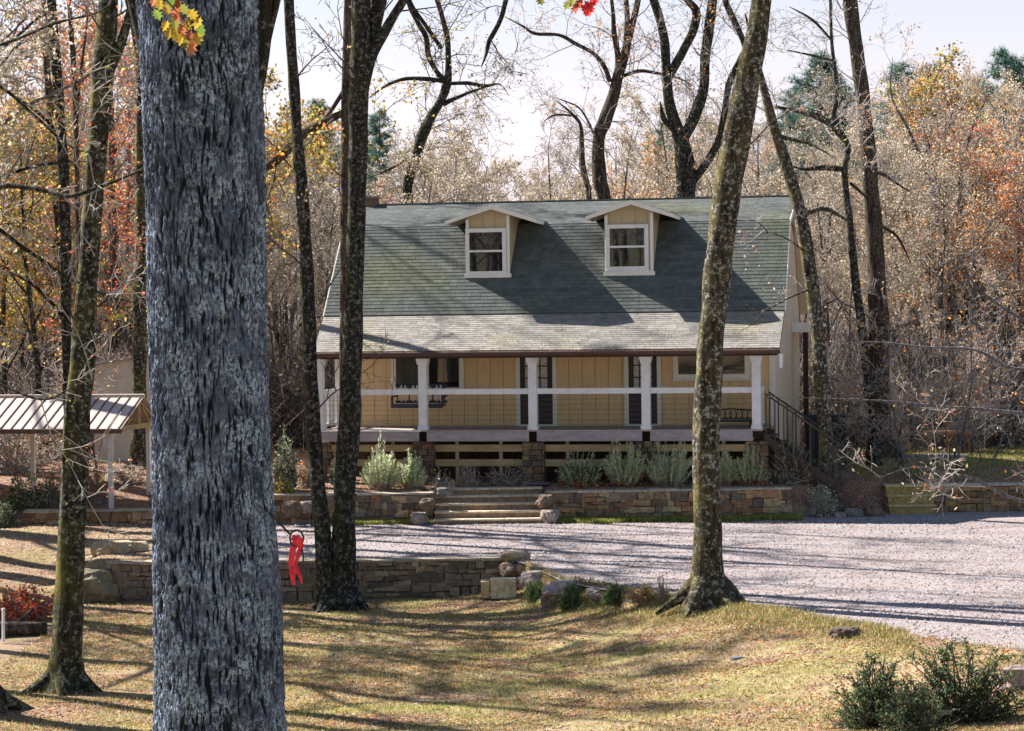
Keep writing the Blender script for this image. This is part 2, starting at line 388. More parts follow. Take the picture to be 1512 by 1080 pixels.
def prisms(P0, P1, r0, r1, rs):
    """3 sided twigs"""
    n = len(P0); d = P1-P0; d /= np.linalg.norm(d, axis=1, keepdims=True)+1e-9
    a = np.cross(d, rs.normal(size=(n, 3))); a /= np.linalg.norm(a, axis=1, keepdims=True)+1e-9; b = np.cross(d, a)
    r0 = np.broadcast_to(np.asarray(r0, float), (n,))[:, None]; r1 = np.broadcast_to(np.asarray(r1, float), (n,))[:, None]
    vs = []
    for P, r in ((P0, r0), (P1, r1)):
        for q in range(3):
            t = 2*math.pi*q/3; vs.append(P+(a*math.cos(t)+b*math.sin(t))*r)
    V = np.stack(vs, 1).reshape(-1, 3); k = np.arange(n)[:, None]*6
    F = np.concatenate([k+np.array([[0, 1, 4, 3]]), k+np.array([[1, 2, 5, 4]]), k+np.array([[2, 0, 3, 5]])], 0)
    return V, F
def join(parts):
    Vs = []; Fs = []; b = 0
    for V, F in parts: Vs.append(V); Fs.append(F+b); b += len(V)
    return np.concatenate(Vs), np.concatenate(Fs)

# ------------------------------------------------------------------ generic bare trees
def grow(rng, tr, tw, lv, p, d, L, r, lvl, P):
    n = P['seg'][lvl]; pts = [p.copy()]; rad = [r]; wig = P['wig'][lvl]; dirs = [d]
    for i in range(n):
        d = (d+Vector((rng.gauss(0, wig), rng.gauss(0, wig), rng.gauss(0, wig)+P['trop'][lvl]))).normalized()
        p = p+d*(L/n); pts.append(p.copy()); dirs.append(d); rad.append(max(P['rmin'], r*(1-(i+1)/n*(1-P['tip']))))
    k = (9, 5, 4, 3, 3)[lvl]
    (tr if lvl <= P['tl'] else tw).tube(pts, rad, k)
    if lvl < P['max']:
        for c in range(P['n'][lvl]):
            t = P['start'][lvl]+(1-P['start'][lvl])*((c+rng.random())/P['n'][lvl])
            f = t*n; i = min(int(f), n-1); q = pts[i].lerp(pts[i+1], f-i); dd = dirs[i+1]
            ax = dd.orthogonal().normalized(); ax.rotate(Matrix.Rotation(rng.uniform(0, 2*math.pi), 3, dd))
            nd = dd.copy(); nd.rotate(Matrix.Rotation(R(rng.uniform(*P['ang'])), 3, ax))
            grow(rng, tr, tw, lv, q, nd, L*P['rat'][lvl]*rng.uniform(.6, 1.15)*(1.1-.5*t), max(P['rmin'], rad[i]*.55), lvl+1, P)
    if lvl >= P['max']-1:
        for q in pts[1:]:
            for _ in range(P['lf']):
                if rng.random() < P['lp']: lv.append(q+Vector((rng.gauss(0, .12), rng.gauss(0, .12), rng.gauss(0, .12))))
BASEP = dict(seg=(9, 6, 4, 3, 2), wig=(.05, .13, .2, .25, .3), trop=(.03, .05, .05, .02, 0), n=(11, 6, 6, 4, 0), start=(.3, .2, .15, .1, 0),
             rat=(.42, .5, .5, .5), ang=(28, 65), max=4, tl=1, tip=.25, rmin=.009, lf=2, lp=.2)
def proto_tree(seed, H, r, mat, twmat, pals, lp, leafsize=.09, name='bare_tree', **kw):
    rng = random.Random(seed); P = dict(BASEP); P.update(kw); P['lp'] = lp
    tr = MB(); tw = MB(); lv = []
    grow(rng, tr, tw, lv, Vector((0, 0, -.3)), Vector((rng.gauss(0, .05), rng.gauss(0, .05), 1)).normalized(), H, r, 0, P)
    root = empty(name, (0, 0, 0), None, 'tree')
    tr.build('trunk', mat, root, smooth=True)
    rs = np.random.RandomState(seed)
    me = bpy.data.meshes.new('crown'); nv = len(tw.v); nf = len(tw.f)
    V2 = list(tw.v); F2 = list(tw.f); C2 = [(.3, .2, .15)]*nv
    if lv:
        LV, LF = cards(np.array([tuple(q) for q in lv]), leafsize, rs)
        V2 += [tuple(q) for q in LV]; F2 += [tuple(q) for q in LF+nv]; C2 += [tuple(q) for q in np.repeat(pal(rs, pals, len(lv)), 4, 0)]
    me.from_pydata(V2, [], F2); mi = np.zeros(len(F2), dtype=np.int32); mi[nf:] = 1
    me.materials.append(twmat); me.materials.append(M_leaf); me.polygons.foreach_set('material_index', mi); me.update(); addcol(me, C2)
    link('crown', me, [], root)
    return root
def pine(seed, H):
    rng = random.Random(seed); rs = np.random.RandomState(seed); tr = MB(); tr.tube([(0, 0, -.3), (.1, 0, H*.5), (0, .1, H)], [.2, .13, .03], 7)
    P0 = []; P1 = []; tuft = []
    z = H*.35
    while z < H:
        for q in range(4):
            a = rng.uniform(0, 6.28); L = (1-((z-H*.35)/(H*.65)))**.7*H*.24*rng.uniform(.6, 1.2)+.25
            e = Vector((math.cos(a)*L, math.sin(a)*L, z+L*.25)); P0.append((0, 0, z)); P1.append(tuple(e))
            for t in range(int(4+L*8)):
                f = rng.uniform(.25, 1); tuft.append(Vector((0, 0, z)).lerp(e, f)+Vector((rng.gauss(0, .16), rng.gauss(0, .16), rng.gauss(0, .12))))
        z += H*.022
    root = empty('pine_tree', (0, 0, 0), None, 'tree'); V, Fc = prisms(np.array(P0), np.array(P1), .03, .012, rs)
    tr.add([tuple(v) for v in V], [tuple(f) for f in Fc]); tr.build('trunk', B_brown, root)
    T = np.repeat(np.array([tuple(t) for t in tuft]), 14, 0); D = rs.normal(size=T.shape); D[:, 2] += .5; D = D/np.linalg.norm(D, axis=1, keepdims=True)*.32
    V, Fc = blades(T, D, .03, rs); col = np.repeat(np.repeat(pal(rs, ['pine'], len(tuft)), 14, 0), 4, 0)
    link('crown', npmesh('crown', V, Fc, col), M_leaf, root)
    return root
P_pole = [proto_tree(71, 15, .24, B_dark, M_twig_dark, ['tan'], .0, n=(7, 3, 2, 2, 0), start=(.5, .3, .2, .1, 0), tip=.35), proto_tree(72, 14, .2, B_dark, M_twig_dark, ['tan'], .0, n=(6, 3, 2, 2, 0), start=(.55, .3, .2, .1, 0), tip=.35)]
P_wisp = [proto_tree(81, 4.6, .035, B_grey, M_twig_pale, ['orange', 'tan'], .06, n=(9, 5, 4, 3, 0), start=(.12, .2, .15, .1, 0), tip=.3, rmin=.006, trop=(.02, .03, .02, 0, 0), rat=(.5, .55, .55, .5)), proto_tree(82, 3.8, .03, B_grey, M_twig_pale, ['orange', 'tan'], .06, n=(9, 5, 4, 3, 0), start=(.08, .2, .15, .1, 0), tip=.3, rmin=.006, wig=(.12, .18, .25, .3, .3), rat=(.6, .55, .55, .5))]
SEEN = set()
def use(o, loc, rz, sc, label, group):
    if o.name not in SEEN:
        SEEN.add(o.name); o.location = loc; o.rotation_euler = (0, 0, rz); o.scale = (sc,)*3; o['label'] = label; o['group'] = group; return o
    return copy_thing(o, loc, rz, sc, label, group)
P_bare = [proto_tree(11, 15, .15, B_grey, M_twig, ['buff', 'tan'], .35), proto_tree(12, 13, .12, B_brown, M_twig_pale, ['buff'], .3),
          proto_tree(13, 16, .17, B_brown, M_twig, ['tan'], .3), proto_tree(14, 12, .1, B_grey, M_twig_pale, ['buff', 'tan'], .35)]
P_tan = [proto_tree(21, 13, .13, B_grey, M_twig, ['buff', 'tan', 'buff'], .9), proto_tree(22, 11, .11, B_grey, M_twig_pale, ['buff', 'buff', 'tan'], .85)]
P_or = [proto_tree(31, 9, .1, B_grey, M_twig, ['orange', 'tan', 'buff'], .8, .10), proto_tree(32, 10, .11, B_dark, M_twig, ['red', 'orange', 'tan'], .5, .10)]
P_ye = [proto_tree(41, 9, .11, B_dark, M_twig, ['yellow', 'yellow', 'orange', 'green'], .7, .12, lf=2)]
P_thin = [proto_tree(51, 12, .07, B_grey, M_twig_pale, ['buff'], .15, n=(7, 4, 4, 3, 0), start=(.5, .3, .2, .1, 0)), proto_tree(52, 10, .06, B_brown, M_twig, ['tan'], .15, n=(7, 4, 4, 3, 0), start=(.45, .3, .2, .1, 0))]
P_pine = [pine(61, 17), pine(62, 14)]
rb = random.Random(99)
def inhouse(x, y): return abs(x) < 9 and y < 76
LB = {'bare': 'leafless grey-brown tree', 'tan': 'sparse tan-leaved tree', 'or': 'orange-leaved small tree', 'ye': 'yellow-green leaved tree', 'thin': 'thin pale sapling', 'pine': 'blue-green pine above the woods'}
def PLC(px):
    return next(t for lim_, t in ((60, 'left of the yellow-leaved boughs'), (130, 'behind the pavilion roof'), (215, 'over the shed'), (400, 'hidden behind the big oak'), (490, 'left of the twin trunks'), (570, 'above the chimney'), (660, 'above the left dormer'), (760, 'just right of the left dormer'),
            (860, 'left of the right dormer'), (960, 'above the right dormer'), (1060, 'behind the V-forked tree'), (1160, 'over the right end of the roof'), (1240, 'right beside the gable'), (1330, 'around the speckled trunk'), (1420, 'behind the brown bench'), (9999, 'at the right edge')) if px < lim_)
NB = 0
X_ = lambda px, Y: (px-756)*Y/F
# trees in depth rows behind the house
for row, Y0 in enumerate((80, 84, 89, 94, 100, 107, 115, 124, 134, 146)):
    hw = Y0*.245+2; n = int(21-row*.3); topcap = None
    for i in range(n):
        x = -hw+2*hw*(i+rb.random())/n; y = Y0+rb.uniform(-2, 2.5); u = rb.random(); px = 756+x/y*F
        if row < 2 and 450 < px < 1180 and u < .3: continue
        if px < 230: kind = 'ye' if (u < .42 and row < 6) else 'or' if u < .68 else 'tan' if u < .8 else 'bare'
        elif px > 1180: kind = 'tan' if u < .42 else 'bare' if u < .68 else 'or' if (u < .76 and row < 6) else 'thin'
        else: kind = 'tan' if u < .38 else 'bare' if u < .75 else 'or' if u < .80 else 'thin'
        pr = rb.choice({'bare': P_bare, 'tan': P_tan, 'or': P_or, 'ye': P_ye, 'thin': P_thin}[kind])
        lim = (5.34+(470-(235 if 380 < px < 1000 else 165))*y/F) - hz(x, y)
        H0 = {P_bare[0]: 15, P_bare[1]: 13, P_bare[2]: 16, P_bare[3]: 12, P_tan[0]: 13, P_tan[1]: 11, P_or[0]: 9, P_or[1]: 10, P_ye[0]: 9, P_thin[0]: 12, P_thin[1]: 10}[pr]
        sc = min(rb.uniform(.8, 1.1), max(.45, lim/H0*rb.uniform(.78, 1.08)))
        dep = 'nearest rank of' if row < 2 else 'middle of' if row < 6 else 'far side of'
        place = PLC(px)
        use(pr, (x, y, hz(x, y)), rb.uniform(0, 6.28), sc, '%s, %s woods, %s' % (LB[kind], dep, place), kind+' trees of the background woods'); NB += 1
PL = {(470, 150): 'tallest left of the twin trunks', (440, 185): 'low, close left of the twin trunks', (1210, 82): 'tallest, right of the leaning tree', (1240, 120): 'close left of the speckled trunk', (1330, 98): 'right of the speckled trunk', (1378, 100): 'left one of the middle pair at the right', (1485, 78): 'near the right edge', (1440, 120): 'low, left of the one near the right edge', (385, 190): 'at the right side of the big oak', (1175, 130): 'just right of the leaning tree', (560, 165): 'right of the twin trunks', (985, 175): 'left of the V-forked tree'}
for px, top, Y, pr, lab in ((1412, 150, 96, P_ye[0], 'yellow-gold tree crown standing above the woods right of the speckled trunk'), (1345, 165, 100, P_or[0], 'orange-tan tree between the speckled trunk and the yellow-gold crown'), (1462, 145, 98, P_or[0], 'orange-tan tree crown near the right edge, above the woods'),
                            (1432, 215, 86, P_or[1], 'rust-red young tree in the woods at the right'), (935, 255, 88, P_or[0], 'small russet tree just left of the V-forked tree'), (55, 205, 74, P_ye[0], 'yellow-green tree behind the pavilion, left of the mossy tree'), (10, 235, 76, P_ye[0], 'yellow-green tree at the left edge behind the pavilion'),
                            (185, 90, 82, P_or[1], 'tall red-leaved tree just left of the big oak'), (130, 60, 84, P_or[1], 'tall red-orange tree behind the mossy tree'), (30, 60, 88, P_or[0], 'orange tree high at the left edge'), (415, 190, 90, P_ye[0], 'yellow-leaved tree between the big oak and the twin trunks')):
    p = at(px, top, Y); b = hz(p.x, Y); H0 = {P_ye[0]: 9, P_or[0]: 9, P_or[1]: 10}[pr]
    use(pr, (p.x, Y, b), rb.uniform(0, 6), (p.z-b)/H0, lab, 'bright autumn trees')
for i in range(34):
    px = rb.choice((rb.uniform(1180, 1512), rb.uniform(390, 480), rb.uniform(0, 220), rb.uniform(1180, 1512))); Y = rb.uniform(77, 90); x = X_(px, Y)
    use(rb.choice(P_thin), (x, Y, hz(x, Y)), rb.uniform(0, 6), rb.uniform(.55, .95), 'thin pale sapling at the %s of the woods, %s' % ('very front' if Y < 80 else 'front' if Y < 85 else 'inner edge', PLC(px)), 'thin saplings at the edge of the woods')
for i in range(22):
    px = rb.uniform(1185, 1540) if i < 17 else rb.uniform(20, 150); Y = rb.uniform(63.5, 76); x = X_(px, Y)
    use(P_wisp[i % 2], (x, Y, hz(x, Y)), rb.uniform(0, 6), rb.uniform(.6, 1.15), '%s bare sunlit sapling %s the woods, %s' % (('bushy', 'wiry')[i % 2], 'well before' if Y < 70 else 'just before', PLC(px)), 'wispy bare saplings in front of the woods')
for px, top, Y in ((470, 150, 125), (440, 185, 128), (1210, 82, 120), (1240, 120, 124), (1330, 98, 104), (1378, 100, 106), (1485, 78, 100), (1440, 120, 108), (385, 190, 126), (1175, 130, 131), (560, 165, 130), (985, 175, 138)):
    p = at(px, top, Y); b = hz(p.x, Y); pr = rb.choice(P_pine); H0 = 17 if pr is P_pine[0] else 14
    use(pr, (p.x, Y, b), rb.uniform(0, 6), (p.z-b)/H0, LB['pine']+', '+PL[(px, top)], 'pines above the woods')
# trees behind the camera that the windows mirror, and more woods to the left that shade the drive
for i in range(44):
    y = rb.uniform(-45, 24); x = -.41*(64-y)+rb.uniform(-9, 9)
    use(rb.choice(P_bare+P_tan+P_pole), (x, y, hz(x, y)), rb.uniform(0, 6), rb.uniform(.7, 1.2), 'tree standing behind the viewer, mirrored in the windows', 'trees behind the viewer')
for x, y, s in ((-15.2, 52.6, 1.5), (-13.3, 50.3, 1.2)):
    use(P_tan[0], (x, y, hz(x, y)), x, s, 'tan-leaved tree beyond the left edge of the picture', 'leafy trees beyond the left edge')
for x, y, s in ((-16, 63, 1.1), (-18, 53, 1.0), (-22, 57, 1.2), (-13.2, 52.5, 1.0), (-12.0, 41.0, 1.0), (-15.5, 47.9, 1.2), (-17, 56.5, 1.3), (-18, 62, 1.6), (-14.2, 61.5, 1.6), (-15.4, 65.5, 1.7), (-16, 68.5, 1.6), (-18.5, 72, 1.7), (-19.5, 59.5, 1.6), (-14, 54.6, 1.4), (-24, 66, 1.6)):
    use(P_pole[int(abs(x)*7) % 2], (x, y, hz(x, y)), x, s, 'leafless tree beyond the left edge of the picture', 'trees beyond the left edge')
# dense brush under the woods
def thicket():
    rs = np.random.RandomState(5); parts = []; cols = []
    for k in range(56):
        Y = 74+rs.rand()**1.5*46 if k > 16 else rs.uniform(78, 83); hw = Y*.24
        X = rs.uniform(-hw, hw)
        if abs(X) < 8.5 and Y < 80: Y += 7
        n = 1500; P0 = np.stack([X+rs.normal(0, 2.4, n), Y+rs.normal(0, 1.0, n), np.zeros(n)], 1)
        P0[:, 2] = hgt(P0[:, 0], P0[:, 1])-.05+rs.rand(n)**2*2.2
        D = rs.normal(size=(n, 3)); D[:, 2] = np.abs(D[:, 2])*1.3+.3; D = D/np.linalg.norm(D, axis=1, keepdims=True)*rs.uniform(.5, 1.7, n)[:, None]
        P1 = P0+D; P2 = P1+D*.6+rs.normal(0, .15, (n, 3))
        r = rs.uniform(.007, .018, n)
        for A, B, ra, rb_ in ((P0, P1, r, r*.7), (P1, P2, r*.7, r*.35)):
            V, Fc = prisms(A, B, ra, rb_, rs); parts.append((V, Fc)); c = np.array([(.40, .36, .34), (.20, .17, .17), (.09, .075, .075), (.70, .64, .60)])[rs.randint(0, 4, n)]; cols.append(np.repeat(c, 6, 0))
        m = 900; Q = P1[rs.randint(0, n, m)]+rs.normal(0, .2, (m, 3)); V, Fc = cards(Q, .09, rs); parts.append((V, Fc)); cols.append(np.repeat(pal(rs, ['tan', 'buff', 'orange'] if rs.rand() < .8 else ['green', 'yellow'], m), 4, 0))
    V, Fc = join(parts); o = link('undergrowth', npmesh('undergrowth', V, Fc, np.concatenate(cols)), M_leaf)
    tag(o, 'tangled brown undergrowth of twigs and vines under the woods', 'undergrowth', kind='stuff')
thicket()

# ------------------------------------------------------------------ stone work
STONE = [(.30, .20, .12), (.24, .17, .11), (.34, .25, .15), (.20, .155, .12), (.34, .18, .10), (.26, .21, .16), (.17, .13, .10), (.38, .28, .16)]
def stone_wall(name, label, pts, z0, z1, thick=.4, seed=1, cap=True, palette=STONE, basefn=None, caprgb=(.42, .36, .28)):
    """pts: polyline of the front (towards the viewer), left to right"""
    rng = random.Random(seed); o = empty(name, (pts[0][0], pts[0][1], z0), label, 'stone wall'); mb = MB(); core = MB(); cp = MB()
    O = Vector((pts[0][0], pts[0][1], z0))
    for (ax, ay), (bx, by) in zip(pts[:-1], pts[1:]):
        L = math.hypot(bx-ax, by-ay); ang = math.atan2(by-ay, bx-ax); M = Matrix.Translation(Vector((ax, ay, z0))-O) @ Matrix.Rotation(ang, 4, 'Z')
        H = z1-z0; core.box(-.02, L+.02, .02, thick-.02, -.3, H-.05, (.1, .08, .06), M)
        xs0 = 0.0
        while xs0 < L-.01:
            xs1 = min(L, xs0+rng.uniform(.5, 1.3)); z = -.25
            if L-xs1 < .3: xs1 = L
            while z < H-.06:
                h = rng.choice((rng.uniform(.09, .15), rng.uniform(.14, .26)))
                if H-.05-z-h < .08: h = H-.05-z
                x = xs0-rng.uniform(0, .12)
                while x < xs1:
                    w = rng.uniform(.14, .52); w = min(w, xs1-x+.05)
                    c = rng.choice(palette); k = rng.uniform(.6, 1.3); c = tuple(q*k for q in c)
                    g = .006; mb.box(x+g, x+w-g, -rng.uniform(0, .05), .2, z+g, z+h-g, c, M, .024, rng)
                    x += w
                z += h
            xs0 = xs1
        if cap:
            x = 0
            while x < L:
                w = min(rng.uniform(.5, 1.0), L-x+.01); k = rng.uniform(.85, 1.15)
                cp.box(x+.006, x+w-.006, -.05, thick+.03, H-.05, H+rng.uniform(-.01, .015), tuple(q*k for q in caprgb), M, .008, rng); x += w
    mb.build('stone_face', M_col, o, usecol=True); core.build('mortar', M_found, o)
    if cap: cp.build('coping', M_col, o, usecol=True)
    return o
def rock(loc, size, seed, label, group=None, col=(.26, .21, .17), name='rock', rz=0, cat='rock'):
    rng = random.Random(seed); import bmesh
    bm = bmesh.new(); bmesh.ops.create_icosphere(bm, subdivisions=4, radius=1); off = Vector((seed*3.1, seed*1.7, 0))
    for v in bm.verts:
        n = v.co.normalized(); c = noise.cell_vector(n*1.1+off); f = 1+.35*noise.noise(n*1.3+off)+.14*noise.noise(n*3.5+off)+.06*noise.noise(n*9+off)
        q = n*f; q.z = max(-.8, min(q.z, .72+.15*noise.noise(n*2+off)))
        q.x = max(-1.0, min(1.0, q.x)); q.y = max(-.95, min(.95, q.y))
        v.co = Vector((q.x*size[0]*.55, q.y*size[1]*.55, q.z*size[2]*.6))
    me = bpy.data.meshes.new(name); bm.to_mesh(me); bm.free(); addcol(me, [col]*len(me.vertices))
    o = link(name, me, M_rock); o.location = (loc[0], loc[1], loc[2]+size[2]*.22); o.rotation_euler = (0, 0, rz)
    return tag(o, label, cat, group)
X = lambda px, Y: (px-756)*Y/F
wl = stone_wall('stone_wall', 'low brown retaining wall left of the stone steps, under the porch bed', [(-8.3, 60.55), (X(636, 60.5), 60.45)], 0, .78, seed=3)
wr = stone_wall('stone_wall', 'rubble retaining wall right of the steps, grass strip at its foot', [(X(806, 60.5), 60.45), (X(1166, 60.6), 60.6)], 0, .78, seed=5,
                palette=STONE+[(.38, .22, .12), (.38, .29, .16), (.28, .16, .10)])
stone_wall('stone_wall', 'brown flagstone wall at the far right beside the small golden steps', [(X(1378, 61.6), 61.65), (X(1640, 62), 61.65)], 0, .74, seed=8, palette=[(.34, .22, .10), (.28, .17, .09), (.22, .15, .1), (.40, .28, .14)])
stone_wall('stone_wall', 'lower retaining wall below the gravel drive, behind the twin trees', [(-9.35, 51.9), (-8.9, 51.15), (-8.0, 50.95), (X(742, 51), 50.95)], -.95, .02, seed=11, palette=[(.21, .16, .12), (.17, .14, .11), (.28, .22, .16), (.24, .17, .11)], caprgb=(.36, .29, .22))
stone_wall('stone_wall', 'long low brown wall of a raised bed behind the pavilion posts', [(X(25, 59.8), 60.3), (X(300, 60), 60.3)], -.03, .44, seed=14, palette=[(.34, .19, .11), (.28, .15, .09), (.38, .24, .15)])
# steps up to the porch path
st = empty('stone_steps', (X(716, 60), 59.8, 0), 'four wide brown stone steps with pale treads leading up to the porch path', 'steps')
for i in range(5):
    w0 = X(636, 60)+.05; w1 = X(800, 60)-.02; y = 59.75+i*.42-59.8; z = i*.171-.02; mb = MB(); rr = random.Random(i)
    cx = X(716, 60); sh = .0 if i else .12
    mb.box(w0-cx-sh*.3, w1-cx+sh, y+.02, y+.62, z-.14 if i else -.1, z+.10, (.30, .20, .13), None, .012, rr)
    mb.build('step_riser', M_col, st, usecol=True); mb = MB(); x = w0-cx-.02
    while x < w1-cx:
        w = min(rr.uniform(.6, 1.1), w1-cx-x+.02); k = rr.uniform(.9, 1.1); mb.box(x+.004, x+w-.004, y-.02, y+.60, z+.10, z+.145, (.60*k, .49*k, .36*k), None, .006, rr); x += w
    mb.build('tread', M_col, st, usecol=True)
rr = random.Random(77); k = 0
for px, py, Y, sx, lab in ((632, 745, 60.0, .42, 'grey rounded rock at the left end of the steps, upper one'), (618, 768, 59.8, .5, 'mossy rock on the drive edge left of the lowest step'), (655, 722, 60.6, .35, 'pinkish rock beside the top step on the left'),
                      (806, 742, 60.1, .5, 'dark greenish rock at the right end of the upper steps'), (812, 765, 59.8, .55, 'flat brown rock at the right end of the lowest step'), (812, 724, 60.7, .3, 'small pale rock right of the top step'),
                      (432, 752, 59.9, .5, 'round grey rock by the wall, between the oak and the twin trees'), (452, 750, 60.1, .45, 'round tan rock by the wall, close to the twin trees'),
                      (1260, 762, 60.6, .5, 'pale rock beside the dry shrub at the drive edge'), (1292, 760, 60.7, .45, 'grey rock just left of the golden steps'), (1240, 765, 60.4, .4, 'reddish rock in the dry shrub at the drive edge')):
    k += 1; p = at(px, py, Y); z = max(p.z, -.05) if py > 740 else p.z-.1
    rock((p.x, Y, z-.05), (sx, sx*.8, sx*.75), k+3, lab, col=[(.20, .18, .165), (.17, .12, .09), (.28, .23, .2)][k % 3], rz=k)
# small golden steps right
gs = empty('stone_steps', (X(1344, 61.4), 61.2, 0), 'short flight of golden stone steps left of the far right wall', 'steps')
for i in range(3):
    mb = MB(); w = X(1378, 61.4)-X(1311, 61.4); y = i*.3; mb.box(-w/2, w/2, y, y+.6, i*.24-.03, i*.24+.2, (.36, .26, .10), None, .01, rr); mb.build('step_riser', M_col, gs, usecol=True)
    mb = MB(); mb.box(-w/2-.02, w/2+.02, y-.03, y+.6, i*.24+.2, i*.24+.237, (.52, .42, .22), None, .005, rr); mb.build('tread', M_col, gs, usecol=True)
# rock pile and slabs at the end of the lower wall
k = 40
for x, y, z, w, h, lab in ((.02, 50.75, .02, .62, .30, 'topmost rock of the pile at the right end of the lower wall'), (.28, 50.6, -.24, .55, .34, 'right hand rock of the pile, just under the topmost one'), (-.12, 50.6, -.26, .50, .34, 'brown rock of the pile where it meets the lower wall, under the topmost one'),
                       (.34, 50.35, -.58, .66, .42, 'large rock at the right foot of the rock pile'), (-.10, 50.3, -.62, .55, .42, 'dark rock at the left foot of the rock pile, behind the pale block'), (.62, 49.7, -.45, .6, .5, 'reddish rock that joins the pile to the pale slabs')):
    k += 1; rock((x, y, z), (w, w*.8, h), k, lab, col=[(.30, .23, .16), (.24, .18, .13), (.34, .27, .2)][k % 3], rz=k)
SLAB = {797: (.60, 48.5, -.22), 842: (1.22, 46.4, -.22), 876: (1.85, 45.4, -.20)}
for px, py, w, h, col, lab in (
                          (797, 862, .85, .40, (.34, .28, .24), 'pale flat slab left of the three little bushes'), (842, 862, 1.2, .42, (.34, .28, .25), 'broad pale slab of rock behind the three little bushes'), (876, 866, .8, .38, (.28, .235, .215), 'grey slab between the two right little bushes'),
                          (812, 884, .45, .36, (.24, .17, .14), 'reddish block between the two left little bushes'), (1246, 934, .5, .28, (.12, .085, .07), 'dark low stump at the gravel edge'), (1085, 968, .22, .12, (.16, .17, .2), 'small dark stone lying in the lawn right of the leaning tree'),
                          (1500, 1010, .55, .5, (.33, .25, .22), 'brown rock at the right edge behind the evergreen shrub'), (172, 795, 1.2, .4, (.36, .28, .18), 'large tan slab lying on the lower wall between the mossy tree and the oak')):
    k += 1; gy = ground_Y(px, py+(12 if px < 1080 else 6)); p = Vector((X(px, gy), gy, 0)); zz = hz(p.x, gy)
    if px in SLAB: p = Vector((SLAB[px][0], SLAB[px][1], 0)); zz = SLAB[px][2]
    if px == 172: p = Vector((X(172, 53), 53.0, 0)); zz = 0.08
    rock((p.x, p.y, zz-.04), (w, w*.7, h), k, lab, col=col, rz=k*.0+rr.uniform(-.3, .3), name='stump' if 'stump' in lab else 'rock', cat='stump' if 'stump' in lab else 'rock')
rock((-9.35, 51.2, -.75), (1.1, .9, .9), 71, 'mossy boulder at the left end of the lower wall beside the mossy tree', col=(.2, .17, .11))
rock((-9.9, 52.3, -.5), (.9, .8, .7), 72, 'brown boulder behind the mossy one at the left end of the lower wall', col=(.24, .18, .12))
p = onz(736, 880, -.62); t = empty('stone_block', (p.x, p.y, -.66), 'squared pale yellow stone block standing in front of the rock pile', 'stone block')
mb = MB(); mb.box(-.16, .38, -.1, .25, 0, .40, (.62, .52, .34), None, .012, rr); mb.build('front_stone', M_col, t, usecol=True)
mb = MB(); mb.box(-.38, -.18, -.05, .25, 0, .36, (.50, .36, .2), None, .012, rr); mb.build('side_stone', M_col, t, usecol=True)
# path behind the steps
mb = MB(); mb.add([(X(655, 61.9), 61.96, .842), (X(805, 61.9), 61.96, .842), (X(812, 62.6), 62.6, .87), (X(680, 62.6), 62.6, .87)], [(0, 1, 2, 3)]); tag(mb.build('path', M_gravel), kind='structure')
mb = MB(); mb.add([(X(1235, 68), 66.5, .905), (X(1400, 68), 66.5, .905), (X(1420, 72), 71, .99), (X(1225, 72), 71, .99)], [(0, 1, 2, 3)]); tag(mb.build('path', M_gravel), kind='structure')

# ------------------------------------------------------------------ the house (local: x along the front, y to the back, z from the drive)
HA = R(-11); HO = Vector((.72, 62.5, 0)); HM = Matrix.Translation(HO) @ Matrix.Rotation(HA, 4, 'Z'); HI = HM.inverted()
def H(px, py, yl):
    d = HI.to_3x3() @ ray(px, py); o = HI @ Vector((0, 0, CH)); t = (yl-o.y)/d.y; q = o+d*t; return q.x, q.z
def hx(px, yl, py=600): return H(px, py, yl)[0]
house = empty('house', HO, 'tan cottage with green gambrel roof, two dormers and a white railed porch', 'house', rz=HA)
YW = 2.2; DZ = 2.29; EZ = 4.43
wl_, wr_ = hx(497, YW), hx(1143, YW)
BRK = (2.0, 5.47); KN = (4.32, 8.05); RG = (7.3, 8.86); KB = (10.28, 8.05); BB = (12.6, 5.47)
rx0, rx1 = H(478, 465, 2.0)[0], H(1158, 465, 2.0)[0]
ex0, ex1 = H(463, 524, -.3)[0], H(1151, 513, -.3)[0]
